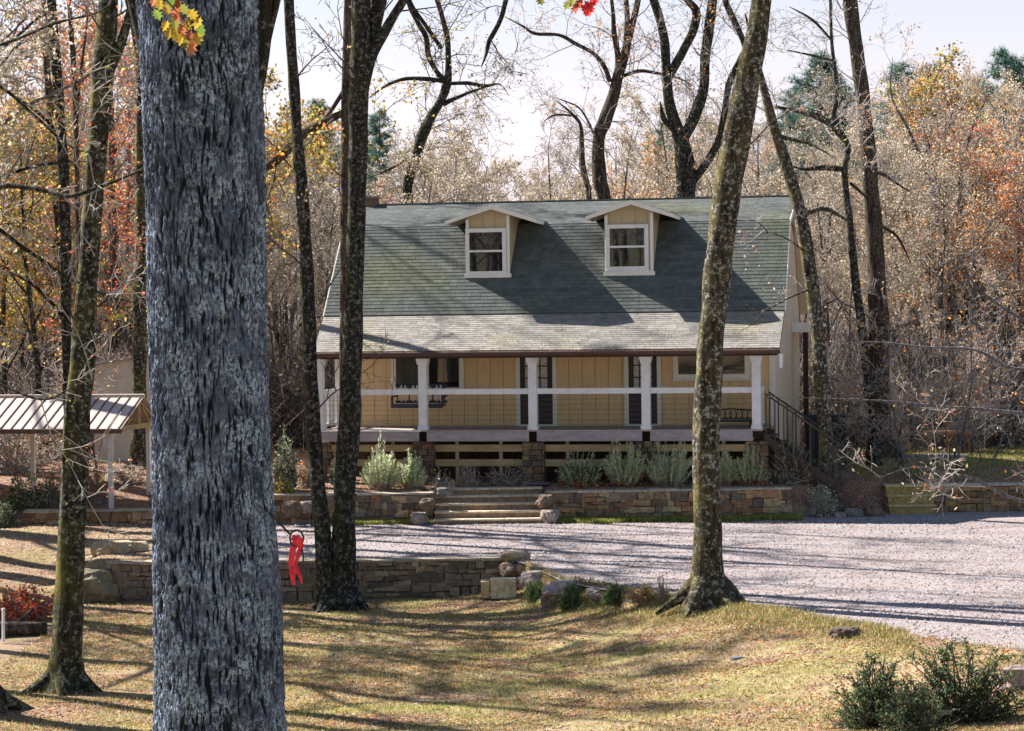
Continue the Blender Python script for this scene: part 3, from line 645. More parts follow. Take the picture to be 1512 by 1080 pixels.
# body with gables
prof = [(YW, .5), (YW, 5.36), (KN[0]+.1, KN[1]-.2), (RG[0], RG[1]-.2), (KB[0]-.1, KB[1]-.2), (12.4, 5.36), (12.4, .5)]
mb = MB(); n = len(prof); mb.add([(wl_, y, z) for y, z in prof]+[(wr_, y, z) for y, z in prof], [tuple(range(n)), tuple(range(n, 2*n))[::-1]]+[(i, i+n, (i+1) % n+n, (i+1) % n) for i in range(n)])
mb.build('wall_core', M_gable, house)
mb = MB(); mb.box(wl_-.01, wr_+.01, YW-.06, YW-.002, .5, DZ-.1); mb.build('foundation', M_found, house)
mb = MB(); x = wl_; rr = random.Random(2)
while x < wr_-.05:
    w = min(.375, wr_-x); mb.box(x+.008, x+w-.008, YW-.03, YW-.002, DZ+.02, 5.3); x += .375
mb.build('siding', M_siding, house)
for gx, gs_ in ((wr_, 1), (wl_, -1)):
  mb = MB(); y = YW+.1
  while y < 12.2:                                                 # gable planks
    P = [(YW, 5.36), (KN[0]+.1, KN[1]-.2), (RG[0], RG[1]-.2), (KB[0]-.1, KB[1]-.2), (12.4, 5.36)]
    top = lambda yy: float(np.interp(yy, [p[0] for p in P], [p[1] for p in P]))
    a0, a1 = y+.01, min(y+.39, 12.35); xa, xb = (gx+.002, gx+.025) if gs_ > 0 else (gx-.025, gx-.002)
    mb.add([(xa, a0, 1), (xb, a0, 1), (xb, a1, 1), (xa, a1, 1), (xa, a0, top(a0)-.03), (xb, a0, top(a0)-.03), (xb, a1, top(a1)-.03), (xa, a1, top(a1)-.03)],
           [(0, 3, 2, 1), (4, 5, 6, 7), (0, 1, 5, 4), (1, 2, 6, 5), (2, 3, 7, 6), (3, 0, 4, 7)])
    y += .4
  mb.build('gable_siding', M_gable, house)
mb = MB()
for x0 in (wl_, wr_-.10): mb.box(x0-.02, x0+.12, YW-.06, YW+.1, DZ, 5.3)
mb.build('corner_board', M_trim, house)
# roofs: courses of real overlapping tabs on a solid deck
def course_roof(name, x0a, x1a, x0b, x1b, p0, p1, sp, base, seed, parent, label=None, thick=.12):
    rng = random.Random(seed); mb = MB(); (y0, z0), (y1, z1) = p0, p1; L = math.hypot(y1-y0, z1-z0); dy, dz = (y1-y0)/L, (z1-z0)/L; ny, nz = -dz, dy
    if nz < 0: ny, nz = -ny, -nz
    mb.add([(x0a, y0, z0), (x1a, y0, z0), (x1b, y1, z1), (x0b, y1, z1)]+[(x0a, y0-ny*thick, z0-nz*thick), (x1a, y0-ny*thick, z0-nz*thick), (x1b, y1-ny*thick, z1-nz*thick), (x0b, y1-ny*thick, z1-nz*thick)],
           [(0, 1, 2, 3), (7, 6, 5, 4), (0, 4, 5, 1), (1, 5, 6, 2), (2, 6, 7, 3), (3, 7, 4, 0)], tuple(q*.8 for q in base))
    s = 0; i = 0
    while s < L-.02:
        f = s/L; xa = x0a+(x0b-x0a)*f; xb = x1a+(x1b-x1a)*f; x = xa-rng.uniform(0, .2); crs = rng.uniform(.9, 1.08)
        while x < xb:
            w = rng.choice((.16, .2, .25, .3, .33)); a = max(x, xa); b = min(x+w, xb)
            if b-a > .03:
                e = min(s+sp*1.25, L); h0 = .0115+rng.uniform(0, .004); h1 = .002; dn = rng.uniform(0, .008); s0 = max(s-dn, -.01)
                wx = (a+b)/2; mo = noise.noise(Vector((wx*.55, s*.35, seed)))
                k = crs*rng.uniform(.84, 1.16); c = [q*k for q in base]
                g_ = max(0, min(1, (mo+.05*rng.uniform(-1, 1)-.12)*2.2)); c = [c[0]*(1+.12*g_), c[1]*(1+.12*g_), c[2]*(1-.2*g_)]
                P = lambda xx, ss, hh: (xx, y0+dy*ss+ny*hh, z0+dz*ss+nz*hh)
                mb.add([P(a+.003, s0, h0), P(b-.003, s0, h0), P(b-.003, e, h1), P(a+.003, e, h1), P(a+.003, s0, .001), P(b-.003, s0, .001)],
                       [(0, 1, 2, 3), (0, 4, 5, 1), (0, 3, 4), (1, 5, 2)], tuple(c))
            x += w
        s += sp; i += 1
    return mb.build(name, M_shingle, parent, usecol=True)
GR = (.108, .118, .108)
roof = course_roof('roof', rx0, rx1, rx0, rx1, BRK, KN, .135, GR, 1, house)
course_roof('upper_roof', rx0, rx1, rx0, rx1, KN, RG, .14, (.12, .128, .122), 2, house)
course_roof('upper_roof', rx0, rx1, rx0, rx1, KB, (RG[0]+.001, RG[1]-.002), .14, GR, 3, house)
course_roof('roof', rx0, rx1, rx0, rx1, BB, KB, .3, GR, 4, house)
course_roof('porch_roof', ex0, ex1, rx0-.02, rx1+.0, (-.32, EZ+.04), (BRK[0]+.06, BRK[1]-.01), .14, (.25, .228, .205), 5, house)  # same shingles in a paler colour, painting in the fuller sun here
mb = MB(); mb.box(rx0, rx1, RG[0]-.12, RG[0]+.12, RG[1]-.01, RG[1]+.03, (.13, .15, .13)); mb.build('ridge_cap', M_shingle, house, usecol=True)
for xx in (rx1, rx0-.03):                                        # rake boards on both gables
    mb = MB()
    for p, q in ((BRK, KN), (KN, RG), (RG, KB), (KB, BB)):
        dv = Vector((0, q[0]-p[0], q[1]-p[1])).normalized(); nv = Vector((0, -dv.z, dv.y))*.17
        a0 = Vector((0, p[0], p[1])); a1 = Vector((0, q[0], q[1])); vs = []
        for dx in (0, .03): vs += [a0+Vector((xx+dx, 0, 0)), a1+Vector((xx+dx, 0, 0)), a1+Vector((xx+dx, 0, 0))-nv, a0+Vector((xx+dx, 0, 0))-nv]
        mb.add(vs, [(0, 1, 2, 3), (7, 6, 5, 4), (0, 4, 5, 1), (1, 5, 6, 2), (2, 6, 7, 3), (3, 7, 4, 0)])
    mb.build('rake_board', M_trim, house)
for xa_, xb_ in ((wr_+.03, rx1-.002), (rx0+.002, wl_-.03)):
    mb = MB()
    for p, q in ((BRK, KN), (KN, RG), (RG, KB), (KB, BB)):
        dv = Vector((0, q[0]-p[0], q[1]-p[1])).normalized(); nv = Vector((0, -dv.z, dv.y)); vs = []
        for dx in (xa_, xb_):
            for (pp, h) in ((p, .125), (q, .125), (q, .15), (p, .15)): vs.append(Vector((dx, pp[0], pp[1]))-nv*h)
        mb.add(vs, [(0, 1, 2, 3), (7, 6, 5, 4), (0, 4, 5, 1), (1, 5, 6, 2), (2, 6, 7, 3), (3, 7, 4, 0)])
    mb.build('soffit', M_gable, house)
# gutter, eave beam, soffit
mb = MB(); mb.box(ex0, ex1, -.30, -.26, EZ-.13, EZ+.02); mb.build('fascia', M_brown, house)
mb = MB(); mb.tube([(ex0-.02, -.37, EZ-.03), (ex1+.02, -.37, EZ-.045)], [.06, .06], 10); mb.build('gutter', M_brown, house)
mb = MB(); mb.box(ex1+.0, ex1+.08, -.42, -.1, EZ-.34, EZ-.12); mb.box(ex1, ex1+.07, -.3, -.2, EZ-.5, EZ-.34); mb.build('downspout_elbow', M_white, house)
mb = MB(); mb.box(ex0+.1, ex1-.1, .02, .2, EZ-.17, EZ+.02); mb.build('eave_beam', M_darkwood, house)
# deck
dx0, dx1 = hx(468, 0, 640), hx(1126, 0, 634)
mb = MB(); y = -.06
while y < YW-.08: mb.box(dx0, dx1, y, y+.135, DZ-.035, DZ, j=.0); y += .143
mb.build('deck_floor', M_deck, house)
mb = MB(); mb.box(dx0, hx(622, 0), -.085, -.063, DZ-.03, DZ+.012); mb.build('deck_sun_strip', M_white, house)  # white strip painting in the sunlit stretch of the deck edge
posts = [472, 625, 787, 954, 1117]; pxs = [hx(p, .1, 585) for p in posts]
mb = MB()
for i in range(4): mb.box(pxs[i]+(.12 if i else -.15), pxs[i+1]-.1, -.055, .0, DZ-.30, DZ-.04)
mb.build('deck_beam', M_fascia, house)
mb = MB(); mb.box(dx0, dx1, .3, .36, DZ-.3, DZ-.04); mb.box(dx0, dx1, 1.3, 1.36, DZ-.3, DZ-.04); mb.build('floor_joist', M_darkwood, house)
for i, x in enumerate(pxs):
    w = .115; mb = MB(); mb.box(x-w, x+w, .0, .23, DZ+.002, EZ-.17); mb.box(x-w-.03, x+w+.03, -.03, .26, EZ-.33, EZ-.25); mb.box(x-w-.025, x+w+.025, -.025, .255, DZ+.004, DZ+.12)
    mb.box(x-w-.05, x+w+.05, -.04, .27, EZ-.25, EZ-.17); mb.build('post', M_white, house)
    rr = random.Random(i); mb = MB(); z = .6
    while z < DZ-.32:
        h = rr.uniform(.12, .2); xx = x-.3
        h = min(h, DZ-.31-z)
        while xx < x+.3:
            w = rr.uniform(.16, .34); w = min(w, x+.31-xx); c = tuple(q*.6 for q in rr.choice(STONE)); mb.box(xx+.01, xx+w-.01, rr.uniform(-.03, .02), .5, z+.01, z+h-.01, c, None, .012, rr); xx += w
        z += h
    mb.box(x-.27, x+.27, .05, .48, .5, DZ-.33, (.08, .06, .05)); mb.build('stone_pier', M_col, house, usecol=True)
# railing: white top rail, thin cables, end balusters
mb = MB()
for i in range(4): mb.box(pxs[i]+.117, pxs[i+1]-.117, .045, .185, DZ+.98, DZ+1.13)
mb.build('top_rail', M_white, house)
mb = MB()
for k in range(6):
    z = DZ+.13+k*.14
    for i in range(4): mb.tube([(pxs[i]+.11, .11, z), (pxs[i+1]-.11, .11, z)], [.0038, .0038], 5)
mb.build('rail_cable', M_wire, house)
for xx in (pxs[0], pxs[4]):
    mb = MB(); mb.box(xx-.05, xx+.05, .24, YW-.07, DZ+.98, DZ+1.11); mb.box(xx-.04, xx+.04, .24, YW-.07, DZ+.08, DZ+.16)
    mb.build('side_rail', M_white, house)
    for k in range(4):
        mb = MB(); y = .50+k*.42; mb.box(xx-.035, xx+.035, y, y+.16, DZ+.162, DZ+.978); mb.build('baluster', M_white, house)
# skirt boards between piers
for i in range(4):
    a0, a1 = pxs[i]+.31, pxs[i+1]-.31
    mb = MB()
    for z in (1.70, 1.30): mb.box(a0, a1, .10, .13, z, z+.19)
    mb.build('skirt_board', M_board, house)
    for f in (.25, .75): mb = MB(); xx = a0+(a1-a0)*f; mb.box(xx-.045, xx+.045, .14, .22, .8, DZ-.31); mb.build('skirt_stud', M_board, house)
# ground floor windows and doors
def winframe(parent, x0, x1, z0, z1, yf, tw, mat, mull=(), rails=(), name='window', d=.07, mw=.06):
    mb = MB(); mb.box(x0-tw, x0, yf-d, yf, z0-tw, z1+tw); mb.box(x1, x1+tw, yf-d, yf, z0-tw, z1+tw); mb.box(x0, x1, yf-d, yf, z0-tw, z0); mb.box(x0, x1, yf-d, yf, z1, z1+tw)
    mb.box(x0-tw-.03, x1+tw+.03, yf-d-.03, yf+.0, z0-tw-.04, z0-tw-.001)
    for m in mull: mb.box(m-mw/2, m+mw/2, yf-d+.01, yf, z0, z1)
    for r in rails: mb.box(x0, x1, yf-d+.014, yf-.001, r-mw/2, r+mw/2)
    w = mb.build(name, mat, parent)
    mb = MB(); mb.box(x0, x1, yf-.03, yf-.02, z0, z1); mb.build('pane', M_glass, w)
    return w
yf = YW-.031
x0, z0 = H(586, 574, YW); x1 = hx(679, YW, 550); xm = hx(627, YW, 550)
w = winframe(house, x0, x1, z0+.02, 4.75, yf, .13, M_trim, mull=[xm], mw=.28)
mb = MB(); x = x0+.03
while x < xm-.16: mb.tube([(x, yf-.045, z0+.05), (x, yf-.045, 4.74)], [.018, .018], 6); x += .035
mb.build('curtain', plain('dark_curtain', (.10, .105, .09), .9, .3, 5), w)
x0, z0 = H(1002, 554, YW); x1 = hx(1100, YW, 540)
winframe(house, x0, x1, z0+.02, 4.6, yf, .14, M_trim, mull=[(x0+x1)/2+.02], mw=.05)
for pa, pb in ((769, 817), (929, 971)):
    a0, a1 = hx(pa, YW), hx(pb, YW); d = MB(); d.box(a0, a1, yf-.04, yf, DZ+.06, 4.46); dr = d.build('door', M_door, house)
    mb = MB()
    for u, v in ((a0-.12, a0), (a1, a1+.12)): mb.box(u, v, yf-.06, yf, DZ+.005, 4.46)
    mb.box(a0-.09, a1+.09, yf-.06, yf, 4.461, 4.58); mb.box(a0, a1, yf-.08, yf, DZ+.001, DZ+.058); mb.build('door_frame', M_trim, dr)
    wdt = a1-a0; la, lb = a0+.13, a1-.13; zb, zt = DZ+1.02, 4.32; mb = MB()
    for c in range(3):
        for r in range(3):
            u = la+(lb-la)*c/3; v = zb+(zt-zb)*r/3; mb.box(u+.02, u+(lb-la)/3-.02, yf-.046, yf-.041, v+.02, v+(zt-zb)/3-.02)
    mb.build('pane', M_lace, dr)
    mb = MB()
    for c in range(4): u = la+(lb-la)*c/3; mb.box(u-.013, u+.013, yf-.052, yf-.041, zb, zt)
    for r in range(4): v = zb+(zt-zb)*r/3; mb.box(la, lb, yf-.055, yf-.0415, v-.013, v+.013)
    mb.build('muntin', M_door, dr)
    mb = MB(); mb.tube([(a1-.07, yf-.04, DZ+1.0), (a1-.07, yf-.1, DZ+1.0)], [.025, .035], 8); mb.build('handle', M_wire, dr)
# dormers
for fa, fb, ea, eb, apy, apx, wb0, wb1, wt, wbm in ((689, 752, 658, 791, 303, 727, 688, 747, 337, 407), (894, 964, 866, 996, 296, 933, 895, 957, 331, 400)):
    yd = 3.0
    xa, xb = hx(fa, yd, 360), hx(fb, yd, 360); e0, e1 = hx(ea, yd-.25, 325), hx(eb, yd-.25, 325)
    xc = H(apx, apy, yd-.25)[0]; za = H(apx, apy, yd-.25)[1]; ze = H(ea, 327 if fa < 800 else 320, yd-.25)[1]
    xc = (e0+e1)/2*.6+xc*.4; zb = BRK[1]+(yd-BRK[0])*(KN[1]-BRK[1])/(KN[0]-BRK[0])-.02
    sl = (za-ze)/((e1-e0)/2); zw = za-.09-sl*abs(xa-xc); zw1 = za-.09-sl*abs(xb-xc); yb_ = 6.6
    mb = MB(); pr = [(xa, zb-.5), (xb, zb-.5), (xb, zw1), (xc, za-.09), (xa, zw)]; n = 5
    mb.add([(x, yd, z) for x, z in pr]+[(x, yb_, z) for x, z in pr], [(0, 1, 2, 3, 4), (9, 8, 7, 6, 5)]+[(i, i+n, (i+1) % n+n, (i+1) % n) for i in range(n)])
    dm = mb.build('dormer', plain('dormer_siding', (.50, .40, .26), .75, .08, 4), house)
    mb = MB(); x = xa+.12
    while x < xb-.05:
        zt_ = za-.09-sl*abs(x-xc); mb.box(x-.008, x+.008, yd-.006, yd-.001, zb, zt_-.02); x += .36
    mb.build('siding_groove', M_board, dm)
    mb = MB()
    for xx in (xa-.015, xb-.075): mb.box(xx, xx+.09, yd-.03, yd-.0015, zb-.1, za-.13-sl*max(abs(xx-xc), abs(xx+.09-xc)))
    mb.box(xa-.05, xb+.06, yd-.09, yd-.031, zb-.07, zb+.05); mb.build('corner_trim', M_trim, dm)
    # roof slabs with shingles (tabs run down both slopes)
    for s, xe in ((-1, e0), (1, e1)):
        mb = MB(); th = .07; q = [(xc, za), (xe, ze)]
        mb.add([(xc, yd-.25, za), (xe, yd-.25, ze), (xe, yb_, ze), (xc, yb_, za), (xc, yd-.25, za-th), (xe, yd-.25, ze-th), (xe, yb_, ze-th), (xc, yb_, za-th)],
               [(0, 1, 2, 3), (7, 6, 5, 4), (0, 4, 5, 1), (1, 5, 6, 2), (2, 6, 7, 3), (3, 7, 4, 0)], (.26, .25, .22))
        rr = random.Random(int(fa+s)); L = math.hypot(xe-xc, za-ze); f = 0; m = 7
        for i in range(m):
            u0, u1 = i/m, min(1.0, (i+1.2)/m); y = yd-.24
            while y < yb_:
                w = rr.uniform(.2, .33); k_ = rr.uniform(.75, 1.15); P = lambda u, yy, h: (xc+(xe-xc)*u, yy, za+(ze-za)*u+h)
                mb.add([P(u0, y+.004, .003), P(u1, y+.004, .017), P(u1, y+w-.004, .017), P(u0, y+w-.004, .003), P(u1, y+.004, .001), P(u1, y+w-.004, .001)], [(0, 1, 2, 3), (1, 4, 5, 2), (0, 4, 1), (3, 2, 5)], (.27*k_, .26*k_, .23*k_)); y += w
        mb.build('dormer_roof', M_shingle, dm, usecol=True)
    mb = MB()
    for xe in (e0, e1):
        sgn = -1 if xe < xc else 1
        vs = [(xc, yd-.285, za+.01), (xe+sgn*.02, yd-.285, ze+.01-sl*.02), (xe+sgn*.02, yd-.285, ze-.10), (xc, yd-.285, za-.12)]; vs += [(a, b+.034, c) for a, b, c in vs]
        mb.add(vs, [(0, 1, 2, 3), (7, 6, 5, 4), (0, 4, 5, 1), (1, 5, 6, 2), (2, 6, 7, 3), (3, 7, 4, 0)])
        mb.box(min(xe, xe-sgn*.0)-.01, max(xe, xe)+.01, yd-.25, yd+1.0, ze-.10, ze-.0)
    mb.build('barge_board', M_trim, dm)
    u0, v0 = H(wb0, wbm, yd-.05); u1, v1 = H(wb1, wt, yd-.05); tw = .11
    winframe(dm, u0+tw, u1-tw, v0+tw, v1-tw, yd-.0018, tw, M_white, rails=[(v0+v1)/2+.02], name='window_frame')
# chimney stub, plumbing vent
mb = MB(); cx, cz = H(551, 296, 7.3); mb.box(cx-.15, cx+.15, 7.0, 7.4, 8.5, 9.06, (.15, .10, .08), None, .01, rr); mb.box(cx-.18, cx+.18, 6.96, 7.44, 9.05, 9.11, (.2, .15, .12)); mb.build('chimney', M_col, house, usecol=True)
# rear lean-to roof seen past the right gable
mb = MB(); mb.box(wr_+.03, wr_+.9, 9.0, 11.9, 4.95, 5.05); mb.box(wr_+.03, wr_+.9, 8.94, 8.999, 4.80, 5.10); mb.build('side_hood', M_trim, house)
mb = MB(); mb.box(wr_+.35, wr_+.5, 9.1, 9.25, .7, 4.799); mb.build('hood_post', M_darkwood, house)
# side stairs with dark balusters
sx0 = dx1; mb = MB(); nst = 8
for i in range(nst): mb.box(sx0+.02+i*.26, sx0+.32+i*.26, .25, 1.35, DZ-.04-(i+1)*.175, DZ-(i+1)*.175)
mb.build('stair_tread', M_stair, house)
mb = MB()
for yy in (.2, 1.36):
    a0 = Vector((sx0, yy, DZ-.1)); a1 = Vector((sx0+nst*.26, yy, DZ-.1-nst*.175)); mb.add([a0, a1, a1+Vector((0, 0, -.25)), a0+Vector((0, 0, -.25)), a0+Vector((0, .04, 0)), a1+Vector((0, .04, 0)), a1+Vector((0, .04, -.25)), a0+Vector((0, .04, -.25))],
        [(0, 1, 2, 3), (7, 6, 5, 4), (0, 4, 5, 1), (1, 5, 6, 2), (2, 6, 7, 3), (3, 7, 4, 0)])
mb.build('stair_stringer', M_stair, house)
mb = MB()
for yy in (.18, 1.42): mb.tube([(sx0+.05, yy, DZ+.95), (sx0+nst*.26, yy, DZ+.95-nst*.175)], [.03, .03], 6)
mb.build('stair_rail', M_stair, house)
for yy in (.18, 1.42):
    for i in range(9):
        x = sx0+.08+i*.235; z = DZ-(x-sx0)*.673; mb = MB(); mb.box(x-.018, x+.018, yy-.018, yy+.018, z-.25, z+.94); mb.build('stair_baluster', M_stair, house)

# things on the porch
def local(px, py, yl): x, z = H(px, py, yl); return HM @ Vector((x, yl, z))
def prop(name, px, yl, zl, label, cat): x = hx(px, yl); return empty(name, HM @ Vector((x, yl, zl)), label, cat, rz=HA)
sw = prop('porch_swing', 619, 1.15, DZ, 'dark blue porch swing with a slatted back hanging in the left bay of the porch', 'porch swing')
M_blue = plain('navy_paint', (.03, .04, .075), .5, .2, 6)
mb = MB(); mb.box(-.72, .72, -.25, .25, .62, .68); mb.box(-.74, .74, -.29, -.25, .58, .70); mb.build('seat', M_blue, sw)
mb = MB(); mb.box(-.74, .74, .25, .29, 1.16, 1.24); mb.box(-.74, .74, .25, .29, .70, .77)
mb.build('backrest', M_blue, sw)
for i in range(13):
    mb = MB(); x = -.68+i*.113; mb.box(x-.018, x+.018, .235, .249, .74, 1.2); mb.build('slat', M_white if i % 3 else M_blue, sw)
for s in (-1, 1):
    mb = MB(); mb.box(s*.72-.03, s*.72+.03, -.25, .28, .88, .92); mb.box(s*.72-.03, s*.72+.03, -.25, -.2, .68, .88); mb.build('armrest', M_blue, sw)
    mb = MB(); mb.tube([(s*.72, -.22, .9), (s*.72, 0, 1.5), (s*.72, .0, 2.1)], [.008]*3, 5); mb.tube([(s*.72, .26, 1.2), (s*.72, 0, 1.5)], [.008]*2, 5); mb.build('chain', M_iron, sw)
bn = prop('garden_bench', 1078, 1.2, DZ, 'low dark ironwork bench at the right end of the porch', 'bench')
mb = MB(); mb.box(-.6, .6, -.2, .2, .16, .2); mb.build('seat', M_iron, bn)
mb = MB(); mb.tube([(-.6, .2, .45), (0, .2, .50), (.6, .2, .45)], [.02]*3, 6); mb.tube([(-.6, .2, .24), (.6, .2, .24)], [.015]*2, 6)
for i in range(16):
    x = -.58+i*.077; mb.tube([(x, .2, .2), (x+(.04 if i % 2 else -.04), .2, .33), (x, .2, .47)], [.011]*3, 5)
mb.build('backrest', M_iron, bn)
for sx in (-1, 1):
    for sy in (-1, 1): mb = MB(); mb.tube([(sx*.55, sy*.17, 0), (sx*.55, sy*.17, .16)], [.02, .02], 6); mb.build('leg', M_iron, bn)

# ------------------------------------------------------------------ pavilion, shed, utility cabinet, picnic bench
PA = R(-11); po = onz(165, 775, 0)
pv = empty('pavilion', (po.x, po.y, .03), 'open pavilion with a ribbed tan metal roof on slim grey posts', 'pavilion', rz=PA)
PM = Matrix.Translation((po.x, po.y, .03)) @ Matrix.Rotation(PA, 4, 'Z')
Lp = 7.5; Dp = 2.9; ez = 2.56; rz_ = 3.32
for x in (0, -3.4, -6.8):
    for y in (0, Dp): mb = MB(); mb.box(x-.055, x+.055, y-.055, y+.055, -.05, ez-.1); mb.build('post', M_steel if y == 0 else M_white, pv)
mb = MB()
for y in (-.05, Dp-.05): mb.box(-Lp+.3, .35, y, y+.1, ez-.12, ez+.04)
for x in (.2, -6.9): mb.box(x, x+.08, .06, Dp-.06, ez-.12, ez+.02)
mb.build('roof_beam', M_board, pv)
mb = MB()
for x in (.25, -3.4, -6.9):
    mb.box(x-.04, x+.04, Dp/2-.05, Dp/2+.05, ez+.02, rz_-.1)
    for s in (-1, 1):
        a0 = Vector((x-.03, Dp/2, rz_-.06)); a1 = Vector((x-.03, Dp/2+s*(Dp/2+.2), ez+.0)); dn = Vector((0, 0, -.09)); e = Vector((.06, 0, 0))
        mb.add([a0, a1, a1+dn, a0+dn, a0+e, a1+e, a1+dn+e, a0+dn+e], [(0, 1, 2, 3), (7, 6, 5, 4), (0, 4, 5, 1), (1, 5, 6, 2), (2, 6, 7, 3), (3, 7, 4, 0)])
        mb.tube([(x, Dp/2+s*.9, ez), (x, Dp/2+s*.3, rz_-.3)], [.03, .03], 5)
mb.build('truss', M_board, pv)
for s in (-1, 1):
    y0, y1 = Dp/2, Dp/2+s*(Dp/2+.32); z1 = ez-.03; mb = MB(); t = Vector((0, 0, -.02))
    a = [Vector((-Lp, y0, rz_)), Vector((.42, y0, rz_)), Vector((.42, y1, z1)), Vector((-Lp, y1, z1))]
    mb.add(a+[v+t for v in a], [(0, 1, 2, 3), (7, 6, 5, 4), (0, 4, 5, 1), (1, 5, 6, 2), (2, 6, 7, 3), (3, 7, 4, 0)]); rf = mb.build('metal_roof', M_metalroof, pv)
    mb = MB(); x = -Lp+.05
    while x < .42:
        mb.add([(x-.022, y0, rz_+.002), (x+.022, y0, rz_+.002), (x+.022, y1, z1+.002), (x-.022, y1, z1+.002), (x-.012, y0, rz_+.03), (x+.012, y0, rz_+.03), (x+.012, y1, z1+.03), (x-.012, y1, z1+.03)],
               [(4, 5, 6, 7), (0, 4, 7, 3), (1, 2, 6, 5), (2, 3, 7, 6), (0, 1, 5, 4)]); x += .3
    mb.build('rib', M_rust, rf)
    mb = MB(); mb.box(-Lp, .44, min(y1, y1-s*.0)-.012, y1+.012, z1-.13, z1-.022); mb.build('fascia', M_brown, pv)
mb = MB(); mb.tube([(-Lp, Dp/2, rz_+.015), (.44, Dp/2, rz_+.015)], [.05, .05], 8); mb.build('ridge_cap', M_metalroof, pv)
so_ = at(185, 695, 73); sz = hz(so_.x, 73)
sh = empty('shed', (so_.x+1.5, 73, sz), 'plain beige shed with a low pitched roof behind the pavilion', 'shed', rz=R(-4)); Hs = 3.05
mb = MB(); pr = [(-2.5, 0), (1.6, 0), (1.6, Hs+.62), (-2.5, Hs)]; n = 4; mb.add([(x, 0, z) for x, z in pr]+[(x, 4, z) for x, z in pr], [(0, 1, 2, 3), (7, 6, 5, 4)]+[(i, i+n, (i+1) % n+n, (i+1) % n) for i in range(n)]); mb.build('wall', M_shed, sh)
mb = MB(); x = -2.4
while x < 1.6: mb.box(x, x+.02, -.012, -.001, .1, Hs+.15*(x+2.5)-.03); x += .6
mb.build('batten', M_shed, sh)
mb = MB(); vs = [(-2.65, -.2, Hs-.0), (1.75, -.2, Hs+.67), (1.75, 4.2, Hs+.67), (-2.65, 4.2, Hs)]; mb.add(vs+[(a, b, c+.09) for a, b, c in vs], [(3, 2, 1, 0), (4, 5, 6, 7), (0, 1, 5, 4), (1, 2, 6, 5), (2, 3, 7, 6), (3, 0, 4, 7)]); mb.build('roof', M_fascia, sh)
up = at(1222, 680, 68); uz = hz(up.x, 68)
ub = empty('utility_cabinet', (up.x, 68, uz), 'dark green slatted utility cabinet behind the thin leaning tree, right of the house', 'utility cabinet', rz=R(-8))
M_teal = plain('dark_green_panel', (.025, .045, .045), .6, .2, 4)
mb = MB(); mb.box(-.55, .55, 0, .8, 0, 1.35); mb.build('body', M_teal, ub)
mb = MB(); mb.box(-.6, .6, -.05, .85, 1.352, 1.42); mb.build('lid', M_teal, ub)
mb = MB(); z = .12
while z < 1.3: mb.box(-.5, .5, -.03, -.001, z, z+.05); z += .09
mb.build('slats', M_teal, ub)
bp = at(1400, 690, 72); bz = hz(bp.x, 72)
pb = empty('picnic_bench', (bp.x, 72, bz), 'weathered brown wooden bench on the grass in front of the woods at the right', 'bench', rz=R(6))
M_redwood = plain('redwood', (.30, .15, .08), .8, .25, 5)
mb = MB(); mb.box(-.75, .75, -.25, .0, .60, .71); mb.box(-.75, .75, .02, .27, .60, .71); mb.build('seat', M_redwood, pb)
for s in (-1, 1):
    for t_ in (-.2, .2): mb = MB(); mb.tube([(s*.6, t_*1.5, 0), (s*.6, t_*.6, .66)], [.04, .04], 5); mb.build('leg', M_redwood, pb)
sp_ = onz(5, 948, -.86); stk = empty('garden_stake', (sp_.x, sp_.y, -.86), 'thin white stake in the lawn at the left edge, beside the mulch log', 'stake')
mb = MB(); mb.tube([(0, 0, 0), (.01, 0, .62)], [.035, .03], 7); mb.build('shaft', M_white, stk); mb = MB(); mb.tube([(.01, 0, .62), (.01, 0, .66)], [.045, .03], 7); mb.build('cap', M_white, stk)

